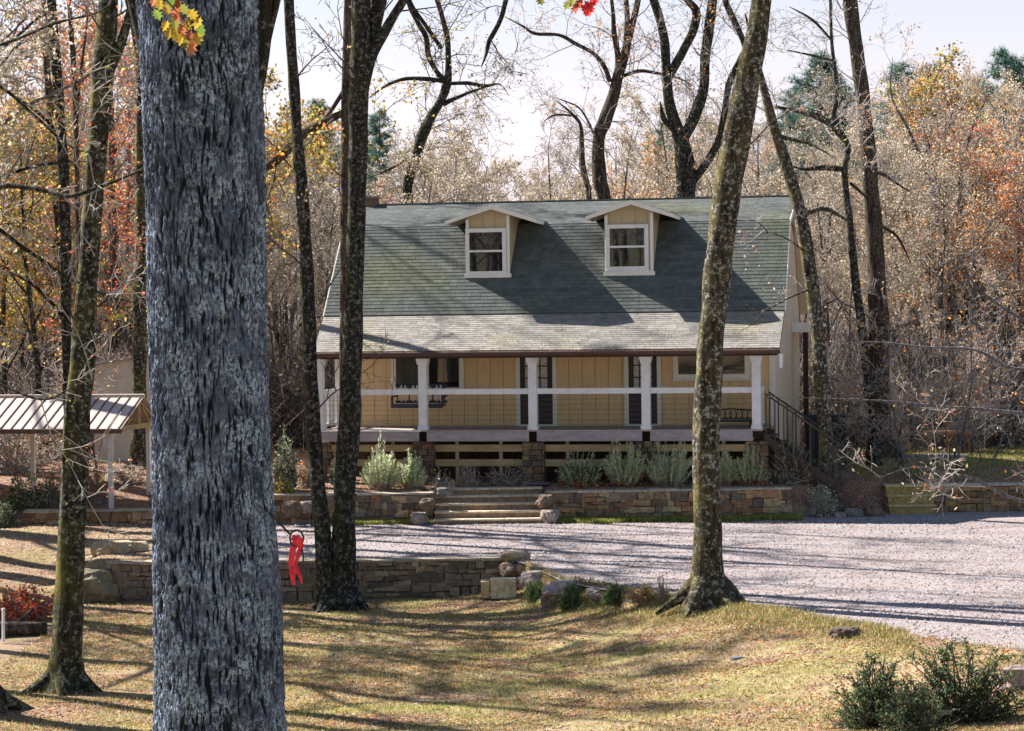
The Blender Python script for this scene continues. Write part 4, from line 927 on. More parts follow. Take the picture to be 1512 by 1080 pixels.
# ------------------------------------------------------------------ foreground and middle trees, traced then given depth and girth
def smooth_path(pts, sub=5):
    out = []; n = len(pts)
    for i in range(n-1):
        p0, p1, p2, p3 = pts[max(i-1, 0)], pts[i], pts[i+1], pts[min(i+2, n-1)]
        for k in range(sub):
            t = k/sub; out.append(tuple(.5*(2*b+(c-a)*t+(2*a-5*b+4*c-d)*t*t+(-a+3*b-3*c+d)*t**3) for a, b, c, d in zip(p0, p1, p2, p3)))
    out.append(pts[-1]); return out
def px_tree(name, label, Y, paths, mat, seed, flare=1.5, roots=4, zbase=None, twigmat=None, pals=('tan',), lp=.1, up=0, ntw=3, group=None, leafsize=.09, crown_from=0, cat='tree', k=18, rough=.10, P=None, rootpx=None, sub=True, bare=None):
    rng = random.Random(seed); tr = MB(); base = None; tips = []; br = []
    tw = MB(); lv = []; allp = []
    for j, path in enumerate(paths):
        dY0, dY1 = (0, 0)
        if isinstance(path, dict): dY0, dY1 = path['dy']; path = path['p']
        path = [(a, b, c*1.0) for a, b, c in path]; n = len(path)
        q = []
        for i, (a, b, w) in enumerate(path):
            yy = Y+dY0+(dY1-dY0)*i/max(1, n-1); v = at(a, b, yy); q.append((v.x, v.y, v.z, max(.006, w*.5*yy/F*(.3 if (i == n-1 and b > 5) else .7 if (i == n-2 and path[-1][1] > 5 and n > 3) else 1))))
        if j == 0:
            zb = hz(q[0][0], q[0][1]) if zbase is None else zbase
            base = Vector((q[0][0], q[0][1], zb)); r0 = q[0][3]
        q = smooth_path(q, 7 if j == 0 else 5); allp.append(q)
    O = base
    for j, q in enumerate(allp):
        pts = [Vector(v[:3])-O for v in q]; rad = [v[3] for v in q]
        if j == 0:
            pts = [Vector((pts[0].x, pts[0].y, -.25))]+[Vector(p) for p in pts]; rad = [rad[0]]+rad
            rad = [r*(1+(flare-1)*math.exp(-max(0, p.z)/.28)) for p, r in zip(pts, rad)]
            extra = []; er = []
            for i in range(len(pts)-1):
                m = max(1, int((pts[i+1]-pts[i]).length/.22))
                for u in range(m): extra.append(pts[i].lerp(pts[i+1], u/m)); er.append(rad[i]+(rad[i+1]-rad[i])*u/m)
            pts = extra+[pts[-1]]; rad = er+[rad[-1]]
        tr.tube(pts, rad, k if j == 0 else max(6, k-6), rough=rough if rad[0] > .05 else .03)
        q2 = pts; L = len(q2)
        for i in range(L):
            br.append((q2[i], rad[i], (q2[min(i+1, L-1)]-q2[max(i-1, 0)]).normalized(), i/(L-1), j))
    for i in range(roots):
        a = 2*math.pi*i/roots+rng.uniform(-.4, .4); r = allp[0][0][3]; d = Vector((math.cos(a), math.sin(a), 0)); L = r*rng.uniform(1.2, 2.2)
        pp = [Vector((0, 0, r*1.2))+d*r*.45, d*r*1.25+Vector((0, 0, r*.55)), d*(r*1.25+L*.4)+Vector((0, 0, r*.12)), d*(r*1.25+L)+Vector((0, 0, -r*.5))]
        pp = [p+Vector((0, 0, 0)) for p in pp]; tr.tube([Vector(p[:3]) for p in smooth_path([tuple(p) for p in pp], 4)], list(np.linspace(r*.62, r*.10, 13)), 9, rough=.1)
    PP = dict(BASEP); PP.update(dict(max=4, tl=0, lp=lp, rmin=.006, lf=2)); PP.update(P or {})
    if ntw:
        zt = [b for b in br if (bare is None or (b[0].z+O.z) > bare)]
        for _ in range(ntw):
            p, r, d, f, j = rng.choice(zt); a = d.orthogonal().normalized(); a.rotate(Matrix.Rotation(rng.uniform(0, 6.28), 3, d)); nd = (a*1.0+d*.5+Vector((0, 0, .25))).normalized()
            grow(rng, tr, tw, lv, p.copy(), nd, rng.uniform(1.0, 2.6)*PP.get('tl_len', 1), min(.024, max(.010, r*.28)), 2, PP)
    if up:                                       # unseen upper crown that goes on above the picture
        for j, q in enumerate(allp):
            if q[-1][2]-O.z > 0 and (j == 0 or up > 1):
                p = Vector(q[-1][:3])-O; d = (p-(Vector(q[-4][:3])-O)).normalized()
                if q[-1][3] > .04: grow(rng, tr, tw, lv, p, d, rng.uniform(6, 10), q[-1][3], 0, dict(PP, n=(8, 4, 4, 3, 0), start=(.15, .2, .15, .1, 0), lp=lp, rmin=.01))
    root = empty(name, O, label, cat, group)
    tr.build('trunk', mat, root, smooth=True)
    rs = np.random.RandomState(seed)
    if tw.v or lv:
        nv = len(tw.v); nf = len(tw.f); V2 = list(tw.v); F2 = list(tw.f); C2 = [(.2, .15, .12)]*nv
        if lv:
            LV, LF = cards(np.array([tuple(q) for q in lv]), leafsize, rs); V2 += [tuple(q) for q in LV]; F2 += [tuple(q) for q in LF+nv]; C2 += [tuple(q) for q in np.repeat(pal(rs, list(pals), len(lv)), 4, 0)]
        me = bpy.data.meshes.new('crown'); me.from_pydata(V2, [], F2); mi = np.zeros(len(F2), dtype=np.int32); mi[nf:] = 1
        me.materials.append(twigmat or M_twig_dark); me.materials.append(M_leaf); me.polygons.foreach_set('material_index', mi); me.update(); addcol(me, C2); link('crown', me, [], root)
    return root
# mossy tree, left foreground
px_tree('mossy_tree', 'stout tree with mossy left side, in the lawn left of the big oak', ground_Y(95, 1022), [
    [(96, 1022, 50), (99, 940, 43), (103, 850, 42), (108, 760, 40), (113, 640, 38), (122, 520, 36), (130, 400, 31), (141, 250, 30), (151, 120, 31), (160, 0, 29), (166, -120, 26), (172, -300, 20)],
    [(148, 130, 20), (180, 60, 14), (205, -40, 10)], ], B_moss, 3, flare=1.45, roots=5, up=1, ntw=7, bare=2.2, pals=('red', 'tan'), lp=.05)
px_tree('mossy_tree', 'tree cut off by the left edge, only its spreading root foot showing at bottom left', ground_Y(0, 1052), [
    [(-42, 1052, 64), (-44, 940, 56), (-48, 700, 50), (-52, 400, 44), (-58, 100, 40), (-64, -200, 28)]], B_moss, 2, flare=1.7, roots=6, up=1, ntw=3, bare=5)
# twin trees
YT = ground_Y(505, 900)
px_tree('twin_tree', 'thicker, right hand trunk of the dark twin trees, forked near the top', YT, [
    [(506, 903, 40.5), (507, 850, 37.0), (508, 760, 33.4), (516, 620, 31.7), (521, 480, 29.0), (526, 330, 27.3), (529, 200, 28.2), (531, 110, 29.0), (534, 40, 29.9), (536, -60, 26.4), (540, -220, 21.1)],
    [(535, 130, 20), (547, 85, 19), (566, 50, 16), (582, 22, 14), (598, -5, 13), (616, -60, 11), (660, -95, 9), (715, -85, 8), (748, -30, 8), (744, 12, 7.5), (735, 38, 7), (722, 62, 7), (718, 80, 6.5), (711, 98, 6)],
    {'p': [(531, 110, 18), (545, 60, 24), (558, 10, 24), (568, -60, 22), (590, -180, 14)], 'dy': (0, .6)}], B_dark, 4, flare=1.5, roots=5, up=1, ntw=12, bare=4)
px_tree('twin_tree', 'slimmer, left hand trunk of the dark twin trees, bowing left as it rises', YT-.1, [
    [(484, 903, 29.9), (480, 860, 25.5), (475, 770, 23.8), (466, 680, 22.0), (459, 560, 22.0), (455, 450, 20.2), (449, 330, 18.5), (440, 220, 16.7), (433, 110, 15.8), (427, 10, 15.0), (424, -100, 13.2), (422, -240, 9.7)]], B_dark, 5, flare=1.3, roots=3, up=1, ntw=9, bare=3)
# pale brown tree directly behind the twins
px_tree('bare_tree', 'slim brown trunk beside the thicker twin trunk, with a long yellow-leaved limb', 56, [
    [(507, 790, 20), (508, 700, 20), (511, 560, 20), (512, 400, 19), (512, 250, 18), (512, 120, 15), (514, 20, 12), (518, -80, 9)],
    [(512, 165, 10), (480, 180, 13), (445, 200, 15), (410, 235, 14), (378, 256, 13), (330, 290, 9)], [(510, 130, 6), (488, 165, 6), (470, 185, 6)]], B_brown, 6, roots=0, up=1, ntw=14, bare=7.5, pals=('yellow', 'yellow', 'orange'), lp=.9, twigmat=M_twig_dark, leafsize=.12)
# leaning tree on the right with roots
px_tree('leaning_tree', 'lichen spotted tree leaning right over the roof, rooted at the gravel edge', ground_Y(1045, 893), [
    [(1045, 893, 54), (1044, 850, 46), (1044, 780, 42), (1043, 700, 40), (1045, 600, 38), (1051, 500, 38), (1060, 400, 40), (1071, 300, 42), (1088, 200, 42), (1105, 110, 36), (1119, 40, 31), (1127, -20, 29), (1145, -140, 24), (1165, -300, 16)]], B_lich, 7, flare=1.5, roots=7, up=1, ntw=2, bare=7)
rt = random.Random(8)
# slanting tree behind, bending left to the top
px_tree('bare_tree', 'slim slanting trunk just right of the house that leans left across the gable', 61.5, [
    [(1226, 750, 24), (1222, 700, 23), (1216, 600, 21), (1208, 500, 20), (1196, 400, 20), (1180, 310, 19), (1160, 240, 17), (1143, 190, 15), (1130, 140, 12), (1118, 90, 10), (1100, 20, 8)],
    [(1185, 320, 7), (1215, 308, 7), (1245, 322, 6), (1262, 332, 4)], [(1140, 200, 6), (1170, 206, 6), (1200, 215, 5), (1235, 235, 4)],
    [(1145, 158, 5), (1190, 168, 6), (1225, 185, 7), (1248, 205, 8)], {'p': [(1200, 425, 4), (1165, 440, 3), (1130, 458, 2.2), (1100, 466, 1.8), (1072, 460, 1.2)], 'dy': (0, -2)}, {'p': [(1130, 458, 2), (1112, 478, 1.5), (1090, 492, 1)], 'dy': (-1.2, -2)},
    {'p': [(1192, 375, 3), (1160, 352, 2.4), (1130, 345, 2), (1095, 362, 1.2)], 'dy': (0, -2)}, {'p': [(1120, 462, 1.8), (1096, 446, 1.5), (1080, 430, 1)], 'dy': (-1.2, -2)}, {'p': [(1135, 345, 1.8), (1118, 328, 1.4), (1090, 325, 1)], 'dy': (-1.2, -2)}], B_lich, 9, roots=3, ntw=8, bare=5, pals=('tan', 'orange'), lp=.15, twigmat=M_twig)
px_tree('bare_tree', 'tall straight speckled trunk standing before the woods right of the house', 70, [
    [(1300, 690, 34), (1299, 620, 32), (1299, 500, 30), (1294, 390, 26), (1286, 280, 23), (1278, 180, 21), (1267, 90, 21), (1256, 10, 21), (1246, -90, 18), (1240, -240, 12)],
    [(1280, 262, 6), (1300, 256, 5), (1330, 275, 4), (1345, 285, 3)], [(1293, 330, 5), (1325, 350, 4), (1345, 390, 3)]], B_brown, 10, roots=3, up=1, ntw=18, bare=5, twigmat=M_twig)
px_tree('bare_tree', 'thin dark trunk left of the tall speckled one, with a zigzag of limbs', 67, [
    [(1290, 690, 14), (1284, 600, 13), (1275, 500, 13), (1264, 420, 12), (1255, 330, 10), (1247, 260, 10), (1252, 215, 8), (1232, 180, 7), (1236, 130, 6), (1228, 60, 5), (1226, -20, 4)],
    [(1247, 250, 8), (1215, 248, 8), (1185, 250, 6), (1160, 242, 3)], [(1245, 205, 7), (1212, 172, 6), (1175, 165, 5), (1145, 155, 3)], [(1255, 270, 5), (1272, 285, 4), (1300, 310, 3)], [(1228, 60, 3), (1200, 30, 4), (1165, 10, 3)], [(1232, 90, 3), (1190, 80, 3), (1150, 72, 2)]], B_dark, 11, roots=2, ntw=26, bare=6, twigmat=M_twig)
# trees rising behind the roof
px_tree('forked_tree', 'crooked dark tree rising behind the left part of the roof, forking near the top', 79, [
    [(604, 420, 15), (603, 300, 14), (602, 272, 14), (612, 240, 14), (622, 205, 17), (635, 175, 14), (650, 150, 13), (660, 122, 13), (662, 90, 9), (660, 55, 8), (652, 22, 7), (640, -20, 7), (630, -90, 5)],
    [(660, 122, 9), (644, 105, 8), (632, 80, 8), (629, 55, 8), (618, 35, 7), (604, 8, 6), (596, -30, 5)],
    [(652, 72, 6), (630, 40, 6), (607, 5, 5), (600, -30, 4)],
    [(654, 120, 7), (630, 117, 7), (598, 117, 6), (570, 127, 6), (545, 145, 5)], [(662, 124, 6), (690, 123, 6), (715, 127, 5), (738, 125, 3), (752, 142, 2)], [(654, 155, 7), (672, 146, 6), (700, 134, 5), (730, 126, 4)],
    [(605, 232, 4), (585, 245, 4), (562, 256, 4), (545, 262, 3)]], B_dark, 12, roots=0, ntw=42, bare=10, twigmat=M_twig_dark, pals=('yellow', 'tan'), lp=.25)
px_tree('forked_tree', 'reddish brown leaning tree rising behind the roof between the two dormers', 80, [
    [(900, 420, 22), (893, 300, 20), (885, 265, 20), (884, 205, 19), (892, 180, 20), (903, 150, 18), (912, 118, 17), (920, 90, 15), (930, 50, 10), (940, 10, 9), (950, -60, 7)],
    [(914, 105, 10), (912, 80, 9), (907, 50, 8), (905, 20, 6), (900, -30, 4)], [(918, 95, 9), (925, 60, 9), (926, 20, 8), (922, -30, 6)], [(901, 121, 7), (893, 100, 7), (877, 80, 6), (850, 65, 6), (825, 52, 5), (790, 50, 5), (770, 38, 4), (745, 25, 3)],
    [(921, 112, 6), (945, 105, 6), (968, 108, 5), (1000, 115, 4), (1025, 128, 4)], [(884, 215, 4), (860, 165, 3), (835, 150, 3), (812, 143, 2)]], B_brown, 13, roots=0, ntw=44, bare=10, up=1, twigmat=M_twig, pals=('tan', 'orange'), lp=.25)
px_tree('bare_tree', 'short crooked stub of a tree just left of the reddish leaning one behind the roof', 79.5, [
    [(872, 420, 9), (870, 295, 8), (866, 270, 8), (860, 245, 9), (859, 210, 8), (857, 185, 5), (848, 172, 5), (833, 158, 4), (815, 145, 3)], [(852, 172, 3), (820, 170, 3), (800, 182, 2)]], B_brown, 14, roots=0, ntw=6, bare=9, twigmat=M_twig)
px_tree('forked_tree', 'big dark tree behind the right part of the roof, splitting in a wide V', 78, [
    [(1014, 420, 30), (1013, 300, 28), (1013, 262, 28), (1008, 215, 25), (996, 180, 17), (988, 150, 16), (984, 105, 14), (981, 60, 13), (973, 25, 12), (963, -10, 12), (955, -70, 9)],
    [(1008, 210, 15), (1022, 180, 17), (1034, 150, 17), (1040, 125, 15), (1042, 80, 15), (1047, 40, 15), (1052, 0, 14), (1056, -70, 10)],
    [(985, 118, 13), (998, 95, 13), (1010, 72, 13), (1024, 45, 13), (1028, 18, 12), (1015, 0, 10), (1000, -25, 8)],
    [(1022, 268, 13), (1045, 238, 12), (1062, 205, 11), (1070, 165, 10), (1076, 125, 10), (1092, 90, 9), (1100, 70, 9), (1088, 40, 9), (1072, 5, 9), (1060, -40, 6)],
    [(996, 195, 7), (980, 175, 8), (975, 150, 6)]], B_dark, 15, roots=0, ntw=44, bare=10, up=1, twigmat=M_twig, pals=('tan', 'orange'), lp=.2)
# left background trunks
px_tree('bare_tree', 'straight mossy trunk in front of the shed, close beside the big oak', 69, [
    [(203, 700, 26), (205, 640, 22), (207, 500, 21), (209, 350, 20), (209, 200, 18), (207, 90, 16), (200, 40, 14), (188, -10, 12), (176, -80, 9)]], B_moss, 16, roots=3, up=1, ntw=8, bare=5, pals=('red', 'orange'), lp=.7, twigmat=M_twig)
px_tree('bare_tree', 'slender dark trunk close behind the mossy tree, crossing the pavilion roof', 57, [
    [(110, 790, 15), (106, 700, 15), (101, 590, 15), (98, 470, 15), (97, 350, 16), (93, 250, 16), (87, 150, 15), (80, 60, 14), (74, -20, 12), (66, -120, 8)],
    [(97, 478, 6), (70, 440, 6), (40, 415, 5), (0, 395, 4), (-30, 380, 3)], [(93, 205, 5), (60, 170, 5), (25, 145, 5), (-20, 118, 4)]], B_dark, 17, roots=2, up=1, ntw=14, bare=5, pals=('orange', 'yellow'), lp=.4, twigmat=M_twig)
px_tree('bare_tree', 'reddish trunk at the upper left, leaning left above the yellow leaves', 76, [
    [(100, 690, 13), (98, 520, 12), (90, 380, 11), (80, 260, 10), (72, 140, 10), (66, 40, 9), (62, -60, 7)]], B_brown, 18, roots=0, up=1, ntw=14, bare=5, pals=('red', 'orange'), lp=.7, twigmat=M_twig)
px_tree('bare_tree', 'pale reddish trunk between the mossy tree and the trunk beside the oak', 78, [
    [(172, 690, 16), (171, 560, 15), (168, 420, 13), (165, 300, 12), (164, 190, 10), (160, 90, 8), (156, -20, 6)]], B_brown, 19, roots=0, up=1, ntw=16, bare=5, pals=('red', 'red', 'orange'), lp=.8, twigmat=M_twig)
px_tree('bare_tree', 'thin wiry trunk rising just right of the slender dark one at the upper left', 64, [
    [(118, 760, 8), (118, 600, 8), (116, 400, 7), (113, 220, 8), (110, 120, 8), (105, 40, 7), (98, -40, 5)], [(113, 200, 4), (118, 120, 4), (128, 40, 3), (130, -20, 3)]], B_brown, 20, roots=0, ntw=14, bare=4, pals=('red', 'orange'), lp=.6, twigmat=M_twig)
# pale leaning stems at the right
for i, (pp, Y, lab) in enumerate((
    ([(1375, 640, 10), (1362, 510, 12), (1338, 440, 12), (1325, 400, 9), (1310, 330, 6), (1295, 250, 4)], 84, 'bluish grey stem leaning left in the woods right of the speckled trunk'),
    ([(1395, 660, 15), (1400, 520, 14), (1408, 430, 13), (1415, 330, 11), (1418, 260, 9), (1435, 190, 7), (1460, 140, 4)], 86, 'grey forked trunk deep in the woods near the right edge'),
    ([(1505, 660, 8), (1505, 500, 8), (1503, 350, 7), (1500, 200, 5)], 80, 'thin straight pole-like trunk at the right edge of the woods'),
    ([(1395, 640, 7), (1396, 560, 8), (1390, 480, 8), (1382, 300, 7), (1345, 200, 5), (1316, 140, 4), (1318, 85, 3)], 83, 'pale lichened stem that bends left high over the woods at the right'))):
    px_tree('bare_tree', lab, Y, [pp], B_grey, 90+i, roots=0, ntw=16, bare=4, twigmat=M_twig, pals=('buff', 'orange'), lp=.4)
# stems of off-frame neighbours whose limbs reach in
px_tree('bare_tree', 'tree beyond the left edge whose fine boughs cross the mossy tree', 29, [
    [(-190, 1300, 40), (-180, 900, 38), (-160, 500, 34), (-150, 150, 28), (-140, -100, 20)],
    {'p': [(-160, 330, 10), (-60, 300, 9), (0, 276, 8), (60, 280, 8), (100, 290, 7), (150, 275, 6), (200, 255, 4), (236, 232, 3)], 'dy': (0, -1.5)},
    {'p': [(-155, 420, 9), (-40, 330, 7), (40, 370, 6), (100, 410, 5), (170, 440, 4), (230, 452, 2)], 'dy': (0, 1)},
    {'p': [(-150, 180, 9), (-60, 110, 7), (0, 128, 6), (50, 170, 5), (95, 210, 4), (130, 225, 3), (170, 215, 2)], 'dy': (0, -1)},
    {'p': [(-150, 100, 8), (-50, 80, 6), (20, 60, 5), (80, 35, 4), (140, 20, 3), (165, 5, 3)], 'dy': (0, -1)},
    {'p': [(-150, 560, 6), (-30, 560, 4), (60, 590, 4), (110, 570, 3), (140, 560, 2)], 'dy': (0, -1)}], B_dark, 30, roots=3, ntw=26, twigmat=M_twig, P=dict(tl_len=.75), pals=('yellow', 'red', 'green'), lp=.06, leafsize=.07, k=12, bare=3.5)
px_tree('bare_tree', 'tree beyond the right edge whose pale low boughs cross the far wall', 48, [
    [(1680, 1000, 34), (1685, 700, 32), (1690, 400, 28), (1695, 100, 22), (1700, -100, 16)],
    {'p': [(1685, 640, 10), (1600, 620, 8), (1512, 611, 6), (1440, 604, 5), (1380, 600, 4), (1300, 592, 3), (1200, 588, 2), (1130, 586, 2)], 'dy': (0, -1)},
    {'p': [(1690, 560, 9), (1590, 540, 6), (1500, 545, 5), (1440, 517, 4), (1370, 513, 3), (1290, 505, 3), (1230, 510, 2)], 'dy': (0, 1)},
    {'p': [(1685, 780, 9), (1590, 750, 7), (1500, 738, 6), (1440, 708, 5), (1400, 700, 4), (1350, 690, 3), (1300, 705, 2)], 'dy': (0, -1)},
    {'p': [(1690, 480, 8), (1600, 460, 6), (1530, 478, 5), (1460, 440, 4), (1420, 400, 3), (1380, 370, 2)], 'dy': (0, 0)}], B_grey, 31, roots=3, ntw=20, twigmat=M_twig_pale, P=dict(tl_len=.8), pals=('orange', 'tan'), lp=.06, k=12, bare=.9)
# ---- the big oak
def big_oak():
    Y = 14.0; O = at(325, 1240, Y); O = Vector((O.x, Y, hz(O.x, Y))); root = empty('oak_tree', O, 'massive deeply furrowed oak trunk with pale lichen and painted blue shade, filling the left foreground', 'tree')
    prof = [(1500, 328, 232), (1300, 328, 214), (1080, 326, 193), (900, 322, 180), (700, 312, 169), (500, 306, 166), (300, 302, 168), (150, 299, 174), (60, 297, 180), (0, 294, 184), (-90, 290, 200), (-200, 286, 190), (-500, 280, 150)]
    pr = [(at(cx, py, Y), w*.5*Y/F) for py, cx, w in prof]; zs = np.array([p.z-O.z for p, r in pr]); xc = np.array([p.x-O.x for p, r in pr]); rr_ = np.array([r for p, r in pr])
    k = 760; dz = .011; Z = np.arange(-.4, zs[-1], dz); rs = np.random.RandomState(3)
    th = np.arange(k)/k*2*math.pi; XC = np.interp(Z, zs, xc); RR = np.interp(Z, zs, rr_); RR = RR*(1+.5*np.exp(-np.maximum(Z, 0)/.35))
    # furrows: warped ridges that run up the trunk and merge
    nz_ = len(Z); D = np.zeros((nz_, k)); 
    def vn(u, v, seed):                         # periodic value noise in u (cells nu), smooth
        r = np.random.RandomState(seed); nu = int(u.max())+1; nv = int(v.max())+2; g = r.rand(nv+1, nu)
        ui = u.astype(int) % nu; vi = v.astype(int); fu = u-np.floor(u); fv = v-np.floor(v); fu = fu*fu*(3-2*fu); fv = fv*fv*(3-2*fv); u2 = (ui+1) % nu
        return (g[vi, ui]*(1-fu)+g[vi, u2]*fu)*(1-fv)+(g[vi+1, ui]*(1-fu)+g[vi+1, u2]*fu)*fv
    TH, ZZ = np.meshgrid(th, Z-Z[0]); U = TH/(2*math.pi)
    warp = (vn(U*14, ZZ*2.0, 1)-.5)*.016+(vn(U*40, ZZ*6, 2)-.5)*.010
    U2 = (U+warp) % 1.0
    a = vn(U2*150 % 150, ZZ*8.0, 3); b = vn(U2*260 % 260, ZZ*22, 4); c = vn(U*300, ZZ*40, 5); big = vn(U*10, ZZ*1.2, 6); brk = vn(U2*60 % 60, ZZ*14, 8)
    ridge = np.clip((a*.5+b*.5-.22)/.32, 0, 1); ridge = ridge*(.72+.28*np.clip((brk-.2)*3, 0, 1))
    ridge = np.clip(ridge+.22*(c-.5), 0, 1)
    D = (ridge-.6)*.025+(c-.5)*.008+(big-.5)*.04
    x = XC[:, None]+(RR[:, None]+D)*np.cos(TH); y = (RR[:, None]+D)*np.sin(TH); V = np.stack([x.ravel(), y.ravel(), np.repeat(Z, k)], 1)
    i = np.arange(nz_-1)[:, None]*k; q = np.arange(k)[None, :]; q2 = (q+1) % k
    Fq = np.stack([(i+q), (i+q2), (i+k+q2), (i+k+q)], -1).reshape(-1, 4)
    link('trunk', npmesh('trunk', V, Fq, np.stack([ridge.ravel()]*3, 1), True), M_oak, root)
    # limbs starting at the top of the picture
    rng = random.Random(5); tr = MB(); tw = MB(); lv = []
    def lp_(pts): return [tuple(at(a, b, Y+d)-O)+(w*.5*Y/F,) for a, b, w, d in pts]
    for pts in ([(232, 150, 26, .05), (214, 70, 22, 0), (200, 10, 20, 0), (186, -60, 18, 0), (150, -200, 14, .4)], [(360, 170, 46, 0), (376, 90, 40, 0), (386, 20, 34, 0), (394, -60, 30, 0), (430, -220, 22, .4)],
                [(378, 120, 10, 0), (392, 70, 11, 0), (404, 20, 11, 0), (420, -30, 10, 0), (470, -120, 8, .5)]):
        q = smooth_path(lp_(pts), 6); tr.tube([Vector(v[:3]) for v in q], [v[3] for v in q], 16, rough=.08)
    for d, L in ((Vector((-.5, .3, .8)), 4), (Vector((.6, .4, .7)), 5), (Vector((.1, -.5, .8)), 4), (Vector((0, .6, .9)), 5)):
        grow(rng, tr, tw, lv, Vector((xc[-1], 0, zs[-1]-.2)), d.normalized(), L, .2, 0, dict(BASEP, n=(6, 4, 4, 3, 0), lp=.15, rmin=.008))
    tr.build('limbs', B_dark, root, smooth=True)
    # hanging sprig of turning leaves in front of the bark
    sg = MB(); P = [tuple(at(a, b, Y-1.15)-O) for a, b in ((170, -120), (215, -40), (245, 0), (268, 25), (285, 48))]; sg.tube([Vector(p) for p in P], [.008, .007, .005, .004, .002], 6)
    cols = [(.50, .33, .05), (.55, .38, .07), (.17, .24, .05), (.42, .13, .07), (.22, .22, .05), (.50, .19, .10), (.50, .35, .06)]
    lf = MB(); spots = [(236, 6), (246, 14), (254, 2), (262, 22), (258, 34), (268, 44), (276, 36), (284, 22), (292, 34), (298, 44), (280, 56), (274, 66), (282, 70), (290, 58), (244, 38), (250, 48), (232, 22), (262, 8), (272, 14), (226, 2), (258, 50), (268, 58)]
    for i, (a, b) in enumerate(spots): leaf(lf, at(a, b, Y-1.15+rng.uniform(-.08, .08))-O, .095*rng.uniform(.75, 1.1), rng, cols[i % 7])
    sgo = sg.build('sprig', M_twig_dark, root); lf.build('leaves', M_leaf, sgo, usecol=True)
    return O
def leaf(mb, p, s, rng, col):
    """a lobed oak-like leaf with a folded midrib"""
    out = [(0, -.5), (.10, -.32), (.30, -.28), (.18, -.12), (.42, .02), (.2, .12), (.34, .30), (.12, .32), (0, .55)]
    M = Matrix.Rotation(rng.uniform(-.6, .6)+math.pi, 3, 'Y') @ Matrix.Rotation(rng.uniform(-.7, .7), 3, 'X') @ Matrix.Rotation(rng.uniform(-.8, .8), 3, 'Z')
    for sd in (1, -1):
        vs = [Vector((sd*x*s, abs(x)*s*.35, y*s)) for x, y in out]; vs = [M @ v+p for v in vs]
        k = rng.uniform(.8, 1.2); mb.add(vs, [tuple(range(len(vs)))], tuple(q*k for q in col))
OO = big_oak()
# red hanging leaves at the top centre, hanging from a bough above
rng = random.Random(6)
px_tree('maple_tree', 'nearby tree whose crimson leaf tuft dips in at the top centre', 22, [[(2080, 1700, 60), (2060, 800, 55), (2030, 100, 45), (1980, -350, 34)], {'p': [(2000, -250, 22), (1600, -330, 16), (1200, -180, 10), (960, -70, 6), (880, -20, 4), (862, 0, 3)], 'dy': (0, 0)}], B_dark, 33, roots=3, ntw=0, k=12)
mt = [o for o in bpy.data.objects if o.name.startswith('maple_tree')][0]
lf = MB()
for a, b in ((845, 2), (856, 5), (866, 8), (874, 3), (862, 14), (850, 12), (880, 0), (868, 18), (838, 8), (872, 12), (798, 0), (858, -4)): leaf(lf, at(a, b, 22)-mt.location, .12, rng, [(.60, .06, .06), (.5, .1, .07), (.25, .26, .06)][rng.randint(0, 2) if a < 860 else 0])
lf.build('leaves', M_leaf, mt, usecol=True)
# red strap on a rope looped through a ring, tied to the oak
q0 = at(398, 757, 13.9); rp = empty('red_strap', q0, 'bright red strap looped on a ring, hanging by a dark rope from the oak', 'strap')
L_ = lambda a, b, d=0: at(a, b, 13.9+d)-q0
mb = MB(); mb.tube([L_(385, 744, .05), L_(398, 757), L_(412, 772), L_(428, 789)], [.007]*4, 7); mb.build('rope', M_rope, rp)
mb = MB(); mb.tube([L_(438+10*math.cos(t), 795+12*math.sin(t), .02*math.cos(t)) for t in np.linspace(0, 6.28, 22)], [.006]*22, 7); mb.build('ring', M_rope, rp)
def strap(pts, w):
    mb = MB(); vs = []; n = len(pts); fs = []
    for i, (a, b, d) in enumerate(pts):
        a2, b2, _ = pts[min(i+1, n-1)]; a1, b1, _ = pts[max(i-1, 0)]; tx, ty = a2-a1, b2-b1; l = math.hypot(tx, ty); nx_, ny_ = -ty/l*w[i]/2, tx/l*w[i]/2
        vs += [L_(a+nx_, b+ny_, d), L_(a-nx_, b-ny_, d+.012), L_(a-nx_, b-ny_, d+.018), L_(a+nx_, b+ny_, d+.006)]
    for i in range(n-1):
        for q in range(4): fs.append((i*4+q, i*4+(q+1) % 4, i*4+4+(q+1) % 4, i*4+4+q))
    fs += [(3, 2, 1, 0), tuple((n-1)*4+q for q in range(4))]; mb.add(vs, fs); return mb
strap([(444, 793, -.01), (438, 800, -.02), (432, 812, -.01), (430, 830, 0), (431, 848, 0), (434, 864, .01)], [12, 11, 9, 9, 8, 5]).build('strap_loop', M_red, rp)
strap([(431, 793, -.02), (438, 797, -.03), (445, 806, .0), (441, 818, .02), (436, 834, .02), (442, 846, .01), (446, 862, .01)], [8, 12, 9, 6, 6, 6, 3]).build('strap_loop', M_red, rp)
strap([(445, 806, .01), (448, 822, .01), (447, 840, .015), (444, 852, .015)], [3, 2.5, 2.5, 4]).build('cord', M_rope, rp)
strap([(433, 838, -.01), (438, 846, -.01), (444, 847, -.01)], [6, 8, 6]).build('strap_knot', M_red, rp)

